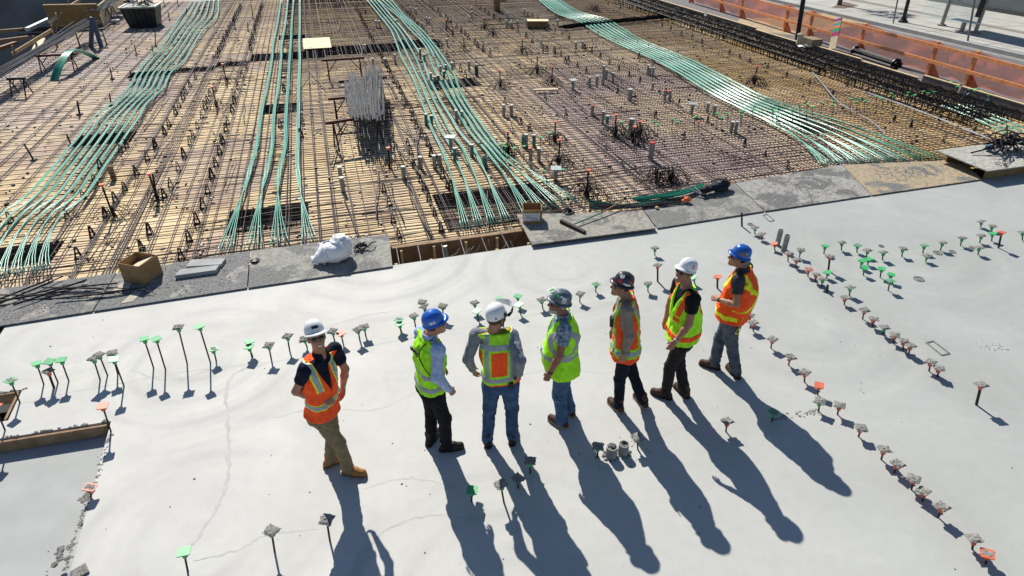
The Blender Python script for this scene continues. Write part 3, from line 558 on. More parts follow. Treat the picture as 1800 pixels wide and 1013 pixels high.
def plywood_deck():
    m,n,l,b=nodes('deck plywood'); tc=N(n,'ShaderNodeTexCoord'); O=tc.outputs['Object']
    bk=N(n,'ShaderNodeTexBrick',offset=.5,offset_frequency=2,squash=1); bk.inputs['Scale'].default_value=1; bk.inputs['Mortar Size'].default_value=.008; bk.inputs['Brick Width'].default_value=2.44; bk.inputs['Row Height'].default_value=1.22
    bk.inputs['Color1'].default_value=(.68,.51,.295,1); bk.inputs['Color2'].default_value=(.82,.65,.42,1); bk.inputs['Mortar'].default_value=(.10,.07,.05,1); bk.inputs['Bias'].default_value=0
    l.new(O,bk.inputs['Vector'])
    def noise(sc,det=4,dist=0,mpv=None):
        q=N(n,'ShaderNodeTexNoise',Scale=sc,Detail=det,Distortion=dist)
        if mpv: mp=N(n,'ShaderNodeMapping'); mp.inputs['Scale'].default_value=mpv; l.new(O,mp.inputs[0]); l.new(mp.outputs[0],q.inputs['Vector'])
        else: l.new(O,q.inputs['Vector'])
        return q.outputs[0]
    col=mixc(n,l,.55,bk.outputs[0],ramp(n,l,noise(.5,4,.5),.35,(.54,.40,.24),.65,(.84,.66,.42)))
    col=mixc(n,l,1.,col,ramp(n,l,noise(1.,5,0,(3,26,1)),.3,(.86,.85,.84),.7,(1.08,1.07,1.05)),'MULTIPLY')
    sp=N(n,'ShaderNodeSeparateXYZ'); l.new(O,sp.inputs[0])
    # older rose grey panels on the right and far left, as one patchy wear
    def band(src,a,b_,c_,d_):
        r=n.new('ShaderNodeMapRange'); r.inputs[1].default_value=a; r.inputs[2].default_value=b_; l.new(src,r.inputs[0])
        q=n.new('ShaderNodeMapRange'); q.inputs[1].default_value=c_; q.inputs[2].default_value=d_; q.inputs[3].default_value=1; q.inputs[4].default_value=0; l.new(src,q.inputs[0])
        k=N(n,'ShaderNodeMath',operation='MULTIPLY'); l.new(r.outputs[0],k.inputs[0]); l.new(q.outputs[0],k.inputs[1]); return k.outputs[0]
    def mul(a,b_): k=N(n,'ShaderNodeMath',operation='MULTIPLY'); l.new(a,k.inputs[0]); l.new(b_,k.inputs[1]); return k.outputs[0]
    pn=ramp(n,l,noise(.22,4,.4),.34,(.25,)*3,.6,(1,)*3)
    f=mul(mul(band(sp.outputs[0],5,7,12.2,13.2),band(sp.outputs[1],5,6,20,25)),pn); col=mixc(n,l,f,col,(.40,.31,.295))
    f=mul(mul(band(sp.outputs[0],-40,-39,-6.5,-3.5),band(sp.outputs[1],17,22,60,70)),pn); col=mixc(n,l,f,col,(.46,.385,.36))
    p2=ramp(n,l,noise(.35,5,.8),.47,(0,)*3,.62,(1,)*3); k9=N(n,'ShaderNodeMath',operation='MULTIPLY'); k9.inputs[1].default_value=.62; l.new(p2,k9.inputs[0]); col=mixc(n,l,k9.outputs[0],col,(.36,.27,.25))
    f=mul(band(sp.outputs[0],13.3,14,30,31),pn); col=mixc(n,l,f,col,(.44,.29,.125))
    st=ramp(n,l,noise(2.2,6,.5),.54,(1,1,1),.70,(.60,.53,.54)); col=mixc(n,l,.9,col,st,'MULTIPLY')
    l.new(col,b.inputs['Base Color']); b.inputs['Roughness'].default_value=.85; b.inputs['Specular IOR Level'].default_value=.12
    return m
def splat(name,ply,grey,cover,scale=2.5):              # plywood spattered with dried concrete
    m,n,l,b=nodes(name); tc=N(n,'ShaderNodeTexCoord'); O=tc.outputs['Object']
    def noise(sc,det,dist=0): q=N(n,'ShaderNodeTexNoise',Scale=sc,Detail=det,Distortion=dist,Roughness=.62); l.new(O,q.inputs['Vector']); return q.outputs[0]
    c=ramp(n,l,noise(11,8,.6),.34,tuple(x*.66 for x in ply),.66,tuple(x*1.15 for x in ply)); g=ramp(n,l,noise(26,9,.4),.36,tuple(x*.58 for x in grey),.64,tuple(x*1.4 for x in grey))
    f=ramp(n,l,noise(scale,9,.8),cover-.03,(1,1,1),cover+.03,(0,0,0)); col=mixc(n,l,f,c,g)
    l.new(col,b.inputs['Base Color']); b.inputs['Roughness'].default_value=.9
    bp=N(n,'ShaderNodeBump',Strength=1.,Distance=.02); l.new(noise(14,8,.5),bp.inputs['Height']); l.new(bp.outputs[0],b.inputs['Normal']); return m
SLAB=concrete_slab(); DECK=plywood_deck()
FORM=mat('form plywood',(.20,.11,.05),.7,0,.2,6,.15,60); WOOD=mat('new timber',(.55,.38,.19),.8,0,.18,9,.2,50); WOODD=mat('weathered timber',(.26,.17,.10),.85,0,.25,8,.2,50); PALE=mat('pale plywood',(.68,.56,.36),.75,0,.1,4)
STEEL=mat('dark rebar steel',(.036,.027,.029),.6,.35,.35,4,.2,120); STEELR=mat('mill scale rebar',(.060,.043,.045),.6,.3,.4,2,.2,120); STEELG=mat('galvanised strand',(.36,.36,.37),.45,.5,.25,6); BLACKS=mat('black oiled rebar',(.014,.013,.014),.45,.4,.3,5)
DZ=-.30                                                # deck level below the finished slab
slab=MB(); SE=lambda x:9.41+.013*(x+4)
# finished slab with two block-outs at its left edge
out=[(-5.06,SE(-5)),(-5.06,7.64),(-4.33,7.62),(-4.30,7.03),(-5.3,7.03),(-5.3,6.75),(-3.10,6.67),(-2.98,4.3),(-2.85,-14),(46,-14),(46,SE(46))]
slab.prism(out[::-1],-.32,0); struct(slab.build('concrete_slab',SLAB))
low=MB(); low.prism([(-30,-14),(-2.86,-14),(-2.86,7.0),(-30,7.0)],-.5,-.17); struct(low.build('lower_slab',mat('older grey concrete',(.365,.372,.365),.8,0,.07,2.2,.15,60,.2,detail=7)))
# deck of plywood sheets with the beam pockets left open
def rectpx(x0,y0,x1,y1): a,b,c=P(x0,y1,DZ),P(x1,y1,DZ),P((x0+x1)/2,y0,DZ); return (min(a[0],b[0]),(a[1]+b[1])/2,max(a[0],b[0]),c[1])
POCK=[(-6.9,11.9,-5.3,12.75),(-2.35,12.1,-.75,13.25),(1.9,11.0,4.4,12.9),(-6.75,18.6,-5.3,19.6),(-2.0,20.2,-.8,21.3),(-6.9,26.2,-5.3,27.1),(-5.3,26.6,-4.,27.4),(-4.,27.1,-2.8,28.),(-2.8,27.7,.2,29.2),(.2,28.0,3.3,29.8),(3.3,28.5,5.3,30.2),(3.4,21.6,5.2,22.8),(12.6,14.0,13.6,16.2),(12.6,21.5,14.2,23.2),(-1.8,32,-.6,33)]
xs=sorted({-11.45,19.5}|{v for p in POCK for v in(p[0],p[2])}); ys=sorted({10.36,60.}|{v for p in POCK for v in(p[1],p[3])})
dk=MB(); holes=lambda x,y:any(p[0]<x<p[2] and p[1]<y<p[3] for p in POCK)
for i in range(len(xs)-1):
    for j in range(len(ys)-1):
        if not holes((xs[i]+xs[i+1])/2,(ys[j]+ys[j+1])/2): dk.add([(xs[i],ys[j],DZ),(xs[i+1],ys[j],DZ),(xs[i+1],ys[j+1],DZ),(xs[i],ys[j+1],DZ)],[(0,1,2,3)])
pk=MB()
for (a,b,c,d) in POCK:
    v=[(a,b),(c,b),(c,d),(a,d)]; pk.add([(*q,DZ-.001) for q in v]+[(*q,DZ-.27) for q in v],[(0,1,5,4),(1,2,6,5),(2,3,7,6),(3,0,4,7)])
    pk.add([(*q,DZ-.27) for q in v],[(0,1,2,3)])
struct(pk.build('beam_pockets',mat('shade darkened formwork',(.24,.17,.11),.8,0,.25,4)))  # pocket plywood coloured darker to deepen the shade inside
dk.add([(-11.45,10.36,DZ),(-11.45,60,DZ),(-11.45,60,-5),(-11.45,10.36,-5)],[(0,1,2,3)])
struct(dk.build('formwork_deck',DECK))
tr=MB(); tr.add([(-12,9.3,-.62),(40,9.3,-.62),(40,10.6,-.62),(-12,10.6,-.62)],[(0,1,2,3)]); struct(tr.build('joint_trough_floor',mat('dark trough concrete',(.10,.10,.105),.7,0,.3,5,.3,30)))  # trough floor in a dark, uneven grey
# ground far below, street and pavement on the right
ASPH=mat('asphalt',(.155,.145,.150),.85,0,.14,3,.3,180,detail=8); PAVE=mat('pavement concrete',(.40,.39,.36),.8,0,.10,1.5,.2,40); 
g=MB(); g.add([(-400,-300,-5),(400,-300,-5),(400,600,-5),(-400,600,-5)],[(0,1,2,3)]); struct(g.build('ground',mat('bare earth',(.14,.12,.10),.95,0,.25,.6,.5,3)))
KX=lambda y:26.45+.0*(y-20)
r=MB(); r.prism([(19.72,-20),(26.5,-20),(26.5,160),(19.72,160)],-5,-.16); struct(r.build('road',ASPH))
k=MB(); k.prism([(26.5,-20),(26.68,-20),(26.68,160),(26.5,160)],-.5,.0); struct(k.build('kerb',mat('kerb concrete',(.36,.355,.34),.8,0,.1,3)))
pv=MB(); pv.prism([(26.68,-20),(120,-20),(120,160),(26.68,160)],-.5,-.004); struct(pv.build('pavement',PAVE))
gut=MB(); gut.prism([(26.1,-20),(26.5,-20),(26.5,160),(26.1,160)],-.2,-.155); struct(gut.build('gutter',mat('gutter concrete',(.24,.235,.225),.8,0,.1,3)))
ap=MB(); q=[P(*z,-.155) for z in((1395,63),(1535,41),(1478,19),(1398,30),(1300,33),(1290,50))]; ap.add([(a[0],a[1],-.150) for a in q],[tuple(range(6))]); struct(ap.build('crossing_pad',mat('tan crossing concrete',(.36,.29,.18),.85,0,.12,3)))
pb=MB()
for x0,wd in((30.6,.55),): pb.prism([(x0,-20),(x0+wd,-20),(x0+wd,160),(x0,160)],-.1,.001)
for y in(15.2,): pb.prism([(26.7,y),(30.58,y),(30.58,y+.5),(26.7,y+.5)],-.1,.001)
struct(pb.build('paving_band',mat('grey brick band',(.22,.20,.17),.85,0,.15,20)))
pj=MB()
for y in range(-6,70,3): pj.prism([(26.7,y),(34.9,y),(34.9,y+.02),(26.7,y+.02)],-.1,.0005)
for x in(27.5,33.):
    pj.prism([(x,-20),(x+.02,-20),(x+.02,160),(x,160)],-.1,.002)
struct(pj.build('paving_joints',mat('dark joint',(.14,.135,.125),.9)))
# excavation wall far left, in shade
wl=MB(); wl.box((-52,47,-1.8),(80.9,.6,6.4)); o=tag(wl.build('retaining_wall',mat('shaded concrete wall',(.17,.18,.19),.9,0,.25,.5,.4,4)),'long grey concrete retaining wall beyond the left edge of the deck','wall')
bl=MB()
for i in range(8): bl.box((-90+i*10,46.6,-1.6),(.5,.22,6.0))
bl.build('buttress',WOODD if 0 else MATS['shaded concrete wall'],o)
# building at the top right corner
bd=thing('building','grey panelled building wall along the far pavement','building',(37.5,24,0)); b=MB(); b.box((0,0,3),(5,32,6)); b.build('wall',mat('shade grey wall panels',(.17,.185,.19),.7,0,.1,.8,.1,10),bd)  # wall colour toned blue-grey for the shade on it
b=MB()
for y in range(-14,16,4): b.box((-2.515,y,1.5),(.035,.06,3))
b.build('panel_joint',mat('dark joint',(.14,.135,.125)),bd); b=MB(); b.box((-2.53,0,.10),(.07,31.9,.2)); b.build('shade_strip',mat('dark plinth',(.09,.09,.09)),bd)  # dark strip stands in for the shadow along the wall base
# ---------------------------------------------------------------- rebar mats: every bar a part
def cyl(n=5):
    b=MB(); w=1.3 if n==5 else 0; K=8; pts=[(random.gauss(0,w) if 0<k<K else 0,k/K,random.gauss(0,w*.3) if 0<k<K else 0) for k in range(K+1)]
    v=[(x+math.cos(2*math.pi*j/n),y,z+math.sin(2*math.pi*j/n)) for x,y,z in pts for j in range(n)]
    return b.add(v,[(i*n+j,(i+1)*n+j,(i+1)*n+(j+1)%n,i*n+(j+1)%n) for i in range(K) for j in range(n)]+[tuple(range(n)),tuple(K*n+j for j in range(n-1,-1,-1))])
BARM={m.name:[cyl().mesh('bar',m,True) for _ in range(7)] for m in(STEEL,STEELR,BLACKS,STEELG)}
def bar(parent,a,b,r,m=STEEL,name='bar'):
    a=A(*a);b=A(*b); d=b-a; L=np.linalg.norm(d); o=put(name,random.choice(BARM[m.name]),parent); o.location=a; o.rotation_mode='QUATERNION'
    o.rotation_quaternion=Vector((0,1,0)).rotation_difference(Vector(d/L)); o.scale=(r,L,r); return o
def inpock(x,y,mg=0): return any(p[0]-mg<x<p[2]+mg and p[1]-mg<y<p[3]+mg for p in POCK)
def mat_bay(label,x0,x1,y0,y1,dy,lx,r,m1,m2,two=None):
    t=thing('rebar_mat',label,'rebar mat',((x0+x1)/2,y0,DZ)); o=A((x0+x1)/2,y0,DZ)
    ys=list(np.arange(y0+.06,y1,dy)); rest=MB()
    for i,y in enumerate(ys):
        y+=random.uniform(-.035,.035)*dy/.2; a=A(x0-random.uniform(0,.3),y,DZ+.035)-o; b=A(x1+random.uniform(0,.3),y+random.uniform(-.02,.02),DZ+.035)-o
        if i<100: bar(t,a,b,r,m1,'transverse_bar')
        else: rest.tube([a,(a+b)/2,b],r,4)
    if rest.v: rest.build('transverse_bar',m1,t)['kind']='stuff'
    rest=MB()
    for i,x in enumerate(lx):
        s=random.uniform(0,.6) if i%3 else 0; a=A(x,y0-.02+s*.3,DZ+.055)-o; b=A(x+random.uniform(-.05,.05),y1,DZ+.055)-o
        if i<100: bar(t,a,b,r,m2,'lengthwise_bar')
        else: rest.tube([a,b],r,4)
    if rest.v: rest.build('lengthwise_bar',m2,t)['kind']='stuff'
    return t
def spread(x0,x1,step,j=.3,pair=0):
    out=[];x=x0
    while x<x1:
        out.append(x+random.uniform(-j,j)*step)
        if random.random()<pair: out.append(out[-1]+.035)
        x+=step
    return out
Y0=10.42
mat_bay('sparse rebar mat on the far left bay of the plywood deck',-11.3,-6.15,Y0,46,.33,spread(-11.2,-6.2,.46,.3,.8),.0095,STEEL,STEEL)
mat_bay('rebar mat between the two left groups of green cables',-6.1,-1.4,Y0,46,.26,spread(-6.0,-1.45,.19,.45,.4),.0102,STEELR,STEELR)
mat_bay('closely spaced rebar mat in the middle bay under the grey strand rack',-1.35,3.6,Y0,46,.15,spread(-1.3,3.6,.24,.5,.4),.0098,STEEL,STEELR)
mat_bay('dense square rebar mat in the bay crowded with pipe sleeves',3.65,13.5,Y0,44,.175,spread(3.7,13.5,.15,.4,.1),.0108,STEELR,STEEL)
mat_bay('dense rebar mat in the right bay along the black edge cage',13.55,17.35,Y0,42,.15,spread(13.6,17.3,.17,.35,.1),.009,STEELR,STEEL)
# ---------------------------------------------------------------- green post-tensioning cables: bands of strands
GRN=mat('green cable sheath',(.115,.41,.30),.27,0,.10,3,spec=.6); GRN3=mat('pale green cable sheath',(.25,.50,.41),.3,0,.12,3,spec=.6); GRN4=mat('mid green cable sheath',(.05,.31,.20),.3,0,.12,3,spec=.6); GRN2=mat('deep green cable sheath',(.02,.24,.14),.3,0,.12,3,spec=.5)
def z5(*q): return [(440+a/3.896,b/3.896) for a,b in q]
def band(label,path,end,group,ns,r=.0088,zs=None,m=GRN,fan=.12):
    """path: survey points of the band; end: two survey points between which its strands fan out"""
    path=path[:-1]; n=len(path); zz=zs or [-.155+.035*math.sin(i*1.1) for i in range(n)]
    pts=[P(x,y,z) for (x,y),z in zip(path,zz)]; t=thing('cable_band',label,'cable band',tuple(pts[0]),0,group); o=pts[0]
    sp=crom(pts,7); e0,e1=P(*end[0],-.17),P(*end[1],-.17)
    for k in range(ns):
        f=(k+.5)/ns-.5; q=[]
        for i,p in enumerate(sp):
            d=unit(sp[min(i+1,len(sp)-1)]-sp[max(i-1,0)]); s=unit(np.cross(d,A(0,0,1))); q.append(p+s*f*ns*r*2.15+A(0,0,.006*math.sin(i*.9+k*2))+s*.003*math.sin(i*.37+k*1.7))
        tgt=e0+(e1-e0)*(f+.5)*1.; l=q[-1]; dd=unit(q[-1]-q[-4]); L=np.linalg.norm(tgt-l)
        q=q+[l+dd*L*u*(1-u)*.35+(tgt-l)*u+A(0,0,.035*math.sin(u*math.pi)+.012*math.sin(u*7+k*2)) for u in(.15,.3,.5,.7,.85,1.)]
        MB().tube([p-o for p in q],r,6).build('strand',m if m is GRN2 or random.random()<.62 else random.choice((GRN3,GRN4)),t,True)
    return t
def lerp(a,b,f): return tuple(a[i]+(b[i]-a[i])*f for i in range(2))
# far left group: seven bands between a left and a right edge line
LL=[(338,0),(319,26),(302,51),(285,77),(259,103),(241,128),(226,154),(198,180),(166,205),(146,231),(120,262),(95,292),(47,343),(10,370),(-30,394)]
LR=[(384,0),(382,26),(358,51),(341,77),(326,103),(300,128),(287,154),(259,180),(244,205),(226,231),(205,262),(184,292),(150,343),(112,372),(96,396)]
for i in range(7):
    f=i/6; e=(lerp((-85,505),(88,474),i/7),lerp((-85,505),(99,474),(i+1)/7-.02))
    band('green cable band with fanned end, %s from the left in the far left group'%nth(i),[lerp(a,b,f) for a,b in zip(LL,LR)],e,'far left green cables',4)
CLP=[[(494,0),(488,38),(480,77),(478,103),(469,154),(463,180),(456,218),(451,257),(441,291),(434,317),(425,345)],
[(506,0),(502,38),(495,77),(494,103),(489,154),(484,180),(480,218),(478,257),(471,291),(464,317),(458,345)],
[(516,0),(513,38),(511,77),(509,103),(506,154),(504,180),(502,218),(501,257),(493,291),(489,317),(489,345)],
[(527,0),(527,38),(526,77),(527,103),(525,154),(525,180),(524,218),(523,257),(523,291),(525,317),(526,345)]]
CLE=[((372,452),(414,443)),((424,443),(466,437)),((470,438),(514,431)),((528,429),(562,424))]
for i in range(4): band('%s green cable band from the left in the group of four straight bands'%nth(i),CLP[i],CLE[i],'four green cable bands left of the middle',5)
CL_=[(645,0),(668,28),(686,51),(697,77),(707,103),(721,128),(733,154),(742,180),(751,205),(761,231),(774,257),(783,278),(795,305)]
CM_=[(664,0),(688,28),(708,51),(727,77),(743,103),(751,128),(763,154),(776,180),(792,205),(807,231),(830,257),(842,280),(858,303)]
CN_=[(664,0),(699,28),(720,51),(745,77),(756,103),(766,128),(779,154),(794,180),(810,205),(825,231),(848,257),(868,282),(892,305)]
CR_=[(688,0),(712,28),(740,51),(762,77),(781,103),(797,128),(807,154),(820,180),(838,205),(856,231),(876,257),(893,275),(916,292)]
for i in range(4):
    f=i/3; e=(lerp((808,406),(905,388),i/4),lerp((808,406),(905,388),(i+1)/4-.03))
    band('green cable band right of the grey strand rack, %s from the left of eight'%nth(i),[lerp(a,b,f) for a,b in zip(CL_,CM_)],e,'green cables right of the strand rack',4)
for i in range(4):
    f=i/3; e=(lerp((918,382),(1030,352),i/4),lerp((918,382),(1030,352),(i+1)/4-.03))
    band('green cable band right of the grey strand rack, %s from the left of eight'%nth(i+4),[lerp(a,b,f) for a,b in zip(CN_,CR_)],e,'green cables right of the strand rack',4)
RU=[(983,0),(1021,21),(1065,33),(1093,49),(1126,69),(1175,89),(1214,105),(1260,128),(1301,149),(1340,169),(1391,187),(1443,203),(1520,226)]
RL=[(948,0),(978,23),(1019,38),(1044,54),(1080,74),(1121,92),(1157,108),(1198,131),(1244,160),(1291,185),(1340,208),(1384,231),(1420,258)]
for i in range(8):
    f=1-i/7; e0,e1=(1440,292),(1668,281)
    e=(lerp(e0,e1,i/8),lerp(e0,e1,(i+1)/8-.015))
    band('sunlit green cable band sweeping to the right, %s from its lower left side'%nth(i),[lerp(a,b,f) for a,b in zip(RU,RL)],e,'right hand sweep of green cables',5,m=GRN if i<6 else GRN2,r=.0095)
for i in range(4):
    band('short green cable band in the end of the black edge cage, %s from the left'%nth(i),[(1655+i*14,185-i*1),(1668+i*14,190-i*1),(1690+i*14,199-i*1),(1716+i*14,210-i),(1720,212)],((1755+i*12,236-i*2),(1790+i*12,247-i*3)),'green cables in the edge cage',3,zs=[-.05]*4,r=.011)
# ---------------------------------------------------------------- rebar chairs 
def chair_mesh():
    b=MB()
    for s in(-1,1):
        b.tube([(-.055,s*.03,0),(-.012,s*.012,.25),(.012,s*.012,.25),(.055,s*.03,0)],.012,5)
    b.tube([(-.03,-.02,.11),(.03,-.02,.11)],.010,4); b.tube([(-.03,.02,.11),(.03,.02,.11)],.010,4); b.box((0,0,.008),(.15,.07,.012))
    return b.mesh('chair_frame',mat('black bar chair plastic',(.018,.017,.018),.55),True)
CHM=chair_mesh()
def zz(ox,oy,*q): return [(ox+a/3.896,oy+b/3.896) for a,b in q]
ROWS=[('the row beside far left cables',zz(0,240,(870,75),(830,110),(690,220),(655,330),(575,425),(465,560),(80,590))),
('first row right of left cables',zz(0,240,(1068,80),(1013,165),(940,262),(858,370),(795,450),(728,555),(640,690),(540,835))+zz(0,0,(1065,1005),(1130,920),(1160,865),(1205,780),(1228,735),(1257,680),(1273,640),(1303,590),(1340,540))),
('second row right of left cables',zz(0,240,(1303,55),(1263,140),(1222,230),(1170,345),(1130,420),(1028,670),(975,775))+zz(0,0,(1325,945),(1355,880),(1385,810),(1408,745),(1425,700),(1440,655),(1470,620))),
('row left of four green bands',zz(0,240,(1533,50),(1508,120),(1483,205),(1453,280),(1425,390),(1393,490),(1352,600),(1297,720),(1245,840))+zz(0,0,(1525,975),(1550,900),(1562,850),(1592,765),(1608,710),(1622,670),(1633,610),(1662,530),(1690,480))),
('row right of strand rack',zz(440,240,(1080,60),(1100,120),(1125,215),(1165,310),(1190,370),(1225,440),(1265,540),(1310,650))),
('row left of strand rack',zz(440,0,(205,870),(230,620),(360,850),(350,940))),
('loose group in middle bay',zz(440,240,(915,380),(955,475),(980,590),(1020,690),(1350,350))),
('upper row among pipe sleeves',zz(880,0,(218,120),(253,135),(330,190),(372,215),(418,245),(468,270),(575,335),(623,365),(683,400),(745,440),(810,480),(880,525),(953,570),(1038,615),(1220,720),(1417,840),(1670,1000))),
('lower row among pipe sleeves',zz(880,0,(370,355),(415,385),(465,420),(525,460),(587,500),(30,705),(140,850),(198,895),(305,690),(445,810),(800,640),(1060,805),(1255,945))),
('middle row of right bay',zz(880,0,(665,245),(948,400),(820,65),(735,35),(1107,185),(1165,210),(1237,240),(1310,265),(1378,300),(1565,370),(1637,400),(1705,430),(1300,195),(1375,225),(1525,280))),
('row beside grey conduits',zz(1340,0,(35,470),(85,410),(165,530),(318,590),(578,590),(475,660),(385,510),(712,640),(860,700),(900,830),(1015,870),(1215,825))),
('row below right cable sweep',zz(1340,200,(15,295),(170,380),(1240,190),(900,45),(1015,90),(1440,140)))]
for rn,L in ROWS:
    L=sorted(L,key=lambda q:-q[1]); far=len(L)
    for i,(x,y) in enumerate(L):
        t=put('rebar_chair',CHM,None,P(x,y,DZ+.01),(random.uniform(-.08,.08),random.uniform(-.06,.06),random.uniform(-.35,.35)+(0 if x<1000 else .5)),[random.uniform(.82,1.05)*(.98 if x<600 else .85)]*3)
        tag(t,'black A-shaped bar support, %s from the walkway in %s'%(nth(i),rn.replace('the ','',1)),'bar support','black bar supports in the rebar')
# dense far rows read as chains of supports
k=0
for X,ya,yb,st in((-4.1,29,43,.55),(-2.9,30,43,.6),(2.35,13,40,.75),(4.9,22,40,.9),(6.6,26,40,1.),(9.2,24,40,1.1)):
    y=ya
    i=0
    while y<yb:
        if not inpock(X,y): tag(put('rebar_chair',CHM,None,(X+random.uniform(-.05,.05),y,DZ+.01),(0,0,random.uniform(-.3,.3))),'black bar support, %s in the %s distant row from the left'%(nth(i),nth(k)),'bar support','black bar supports in the rebar'); i+=1
        y+=st*random.uniform(.8,1.2)
    k+=1

# black cages lying in the beam pockets
for i,(a,b_,c,d) in enumerate(sorted(POCK,key=lambda p:p[1])):
    t=thing('pocket_cage','dense dark bar cage sunk in a beam pocket of the deck, %s from the front'%nth(i),'rebar cage',((a+c)/2,(b_+d)/2,DZ-.21),0,'cages in the beam pockets'); w_,h_=(c-a)/2,(d-b_)/2
    for k in range(int((c-a)/.2)): x=-w_+.05+k*.2; MB().tube([(x,-h_+.03,0),(x,-h_+.03,.245),(x+.02,h_-.03,.245),(x+.02,h_-.03,0)],.013,4).build('stirrup',BLACKS,t)
    for k in range(int((d-b_)/.2)): y=-h_+.06+k*.2; MB().tube([(-w_+.01,y,.225),(w_-.01,y,.225)],.013,4).build('long_bar',BLACKS,t)

# loose and lapped bars over the mats, each its own
LB=[MB().tube([(-1,random.gauss(0,.02),0),(-.4,random.gauss(0,.03),.01),(.3,random.gauss(0,.03),.008),(1,random.gauss(0,.02),0)],.011,5).mesh('bar',m,True) for m in(STEEL,STEELR,BLACKS) for _ in range(2)]
lr=random.Random(21); nb=0
for k in range(150):
    x=lr.uniform(-5.2,13); y=10.9+26*lr.random()**1.5; a=(math.pi/2 if lr.random()<.62 else 0)+lr.gauss(0,.10); s=lr.uniform(.7,1.9)
    t=put('loose_bar',lr.choice(LB),None,(x,y,DZ+.085+lr.uniform(0,.02)),(0,0,a),(s,s*.9,1)); nb+=1
    tag(t,'loose dark bar lapped on top of the rebar mats','loose bar','loose bars on the mats')
# ---------------------------------------------------------------- rebar caps on the finished slab
CAPM={'g':mat('green cap plastic',(.04,.34,.11),.45,0,.1,8,spec=.4),'o':mat('orange cap plastic',(.50,.10,.045),.5,0,.12,8,spec=.4)}
CRUST=mat('dried concrete crust',(.20,.195,.183),.95,0,.45,60,.8,60); CAPG=mat('concrete stained plastic',(.16,.22,.16),.8,0,.3,30); RBAR=mat('stained rebar stub',(.035,.026,.024),.7,.2,.3,30)
def cap_mesh(c):
    b=MB(); h=.057
    b.prism([(-h,-h+.01),(-h+.01,-h),(h-.01,-h),(h,-h+.01),(h,h-.01),(h-.01,h),(-h+.01,h),(-h,h-.01)],-.010,0)
    b.lathe([(.016,-.075),(.024,-.072),(.030,-.030),(.040,-.0105)],n=8); return b.mesh('cap',CAPM[c])
CAPS={c:cap_mesh(c) for c in 'go'}
def crust_mesh(seed):
    R=random.Random(seed); b=MB(); n=6; h=.060; v=[];f=[]
    for j in range(n+1):
        for i in range(n+1):
            e=i in(0,n) or j in(0,n); v.append(((i/n*2-1)*h+R.uniform(-.008,.008),(j/n*2-1)*h+R.uniform(-.008,.008),(-.004 if e else R.uniform(.004,.013))))
    f=[(j*(n+1)+i,j*(n+1)+i+1,(j+1)*(n+1)+i+1,(j+1)*(n+1)+i) for j in range(n) for i in range(n)]; b.add(v,f)
    for _ in range(R.randint(0,2)): b.rock((R.uniform(-.04,.04),R.uniform(-.04,.04),.010),R.uniform(.010,.018),.5,6)
    return b.mesh('concrete_crust',CRUST)
CRS=[crust_mesh(i) for i in range(6)]
STUB=cyl(6).mesh('bar',RBAR,True)
def stub(label,group,cx,cy,bx,by,c,crust=0,r=.011,z0=0.,cat='rebar cap'):
    base=P(bx,by,z0); top=PV(cx,cy,base); t=thing('capped_rebar',label,cat,tuple(base),0,group); d=top-base; L=np.linalg.norm(d)
    o=put('bar',STUB,t); o.rotation_mode='QUATERNION'; o.rotation_quaternion=Vector((0,1,0)).rotation_difference(Vector(d/L)); o.scale=(r,L-.012,r)
    if c:
        sz=.82 if z0<0 else 1.
        dv=unit(d/L+A(random.uniform(-.10,.10),random.uniform(-.10,.10),0)); q=Vector((0,0,1)).rotation_difference(Vector(dv))@Matrix.Rotation(random.uniform(0,1.57),3,'Z').to_quaternion()
        k=put('cap',CAPS[c],t,tuple(d)); k.rotation_mode='QUATERNION'; k.rotation_quaternion=q; k.scale=(sz,sz,sz)
        if crust: u=put('concrete_crust',random.choice(CRS),k,(0,0,.003 if crust==1 else -.002)); u.scale=(1.07,1.07,1.) if crust==1 else (.72,.95,.5)
    return t
CN={'g':'green','o':'orange'}
def caps(row,L,end,h=''):
    for i,q in enumerate(L):
        cx,cy,bx,by,c=q[:5]; cr=q[5] if len(q)>5 else 0
        look={0:'clean ',1:'crusted ',2:'spattered '}[cr]+CN[c]
        stub('%s cap%s, %s from the %s in %s'%(look,h,nth(i),end,row),'capped rebar stubs in '+row,cx,cy,bx,by,c,cr,.016 if len(q)>6 else .010)
caps('the group at the left edge',[(18,668,35,708,'g',2),(64,638,77,676,'g'),(84,652,95,682,'o',1,1),(86,635,102,673,'g'),(107,632,121,670,'g')],'left')
caps('the clump of four',[(164,630,176,668,'g',1),(174,623,189,660,'g',1),(197,620,207,658,'g',1),(200,631,218,679,'g')],'left')
caps('the tall row left of the men',[(253,595,270,647,'g'),(274,595,291,650,'g'),(313,575,329,639,'g',1),(350,573,370,638,'g')],'left','')
caps('the row behind the men',[(375,613,380,634,'g',2),(438,600,441,621,'g'),(437,609,444,627,'g'),(472,607,477,632,'g',1),(505,591,509,616,'g',1),(534,596,540,611,'g',1),(584,582,589,603,'g',1),(599,585,603,603,'o'),(629,579,633,600,'g',1),(640,574,643,591,'g',1),(701,561,704,578,'g',2),(702,569,705,584,'g'),(727,555,731,577,'g',1),(742,531,746,548,'g',1),(745,538,750,554,'g',1),(778,538,779,559,'g',1),(834,532,836,548,'g',1),(838,546,841,563,'g'),(877,525,878,540,'g'),(910,520,912,536,'g'),(912,535,915,552,'g'),(952,527,954,542,'g',1),(970,510,975,528,'g',2),(1020,516,1019,531,'g',1),(1048,499,1047,513,'g',2),(1139,498,1139,513,'g',1),(1218,487,1222,500,'g')],'left')
caps('the pair of stakes behind white helmet',[(1156,466,1156,495,'o',1,1),(1151,436,1151,449,'g',1)],'front'); caps('the gap between the two right men',[(1261,486,1261,507,'o',0,1)],'left')
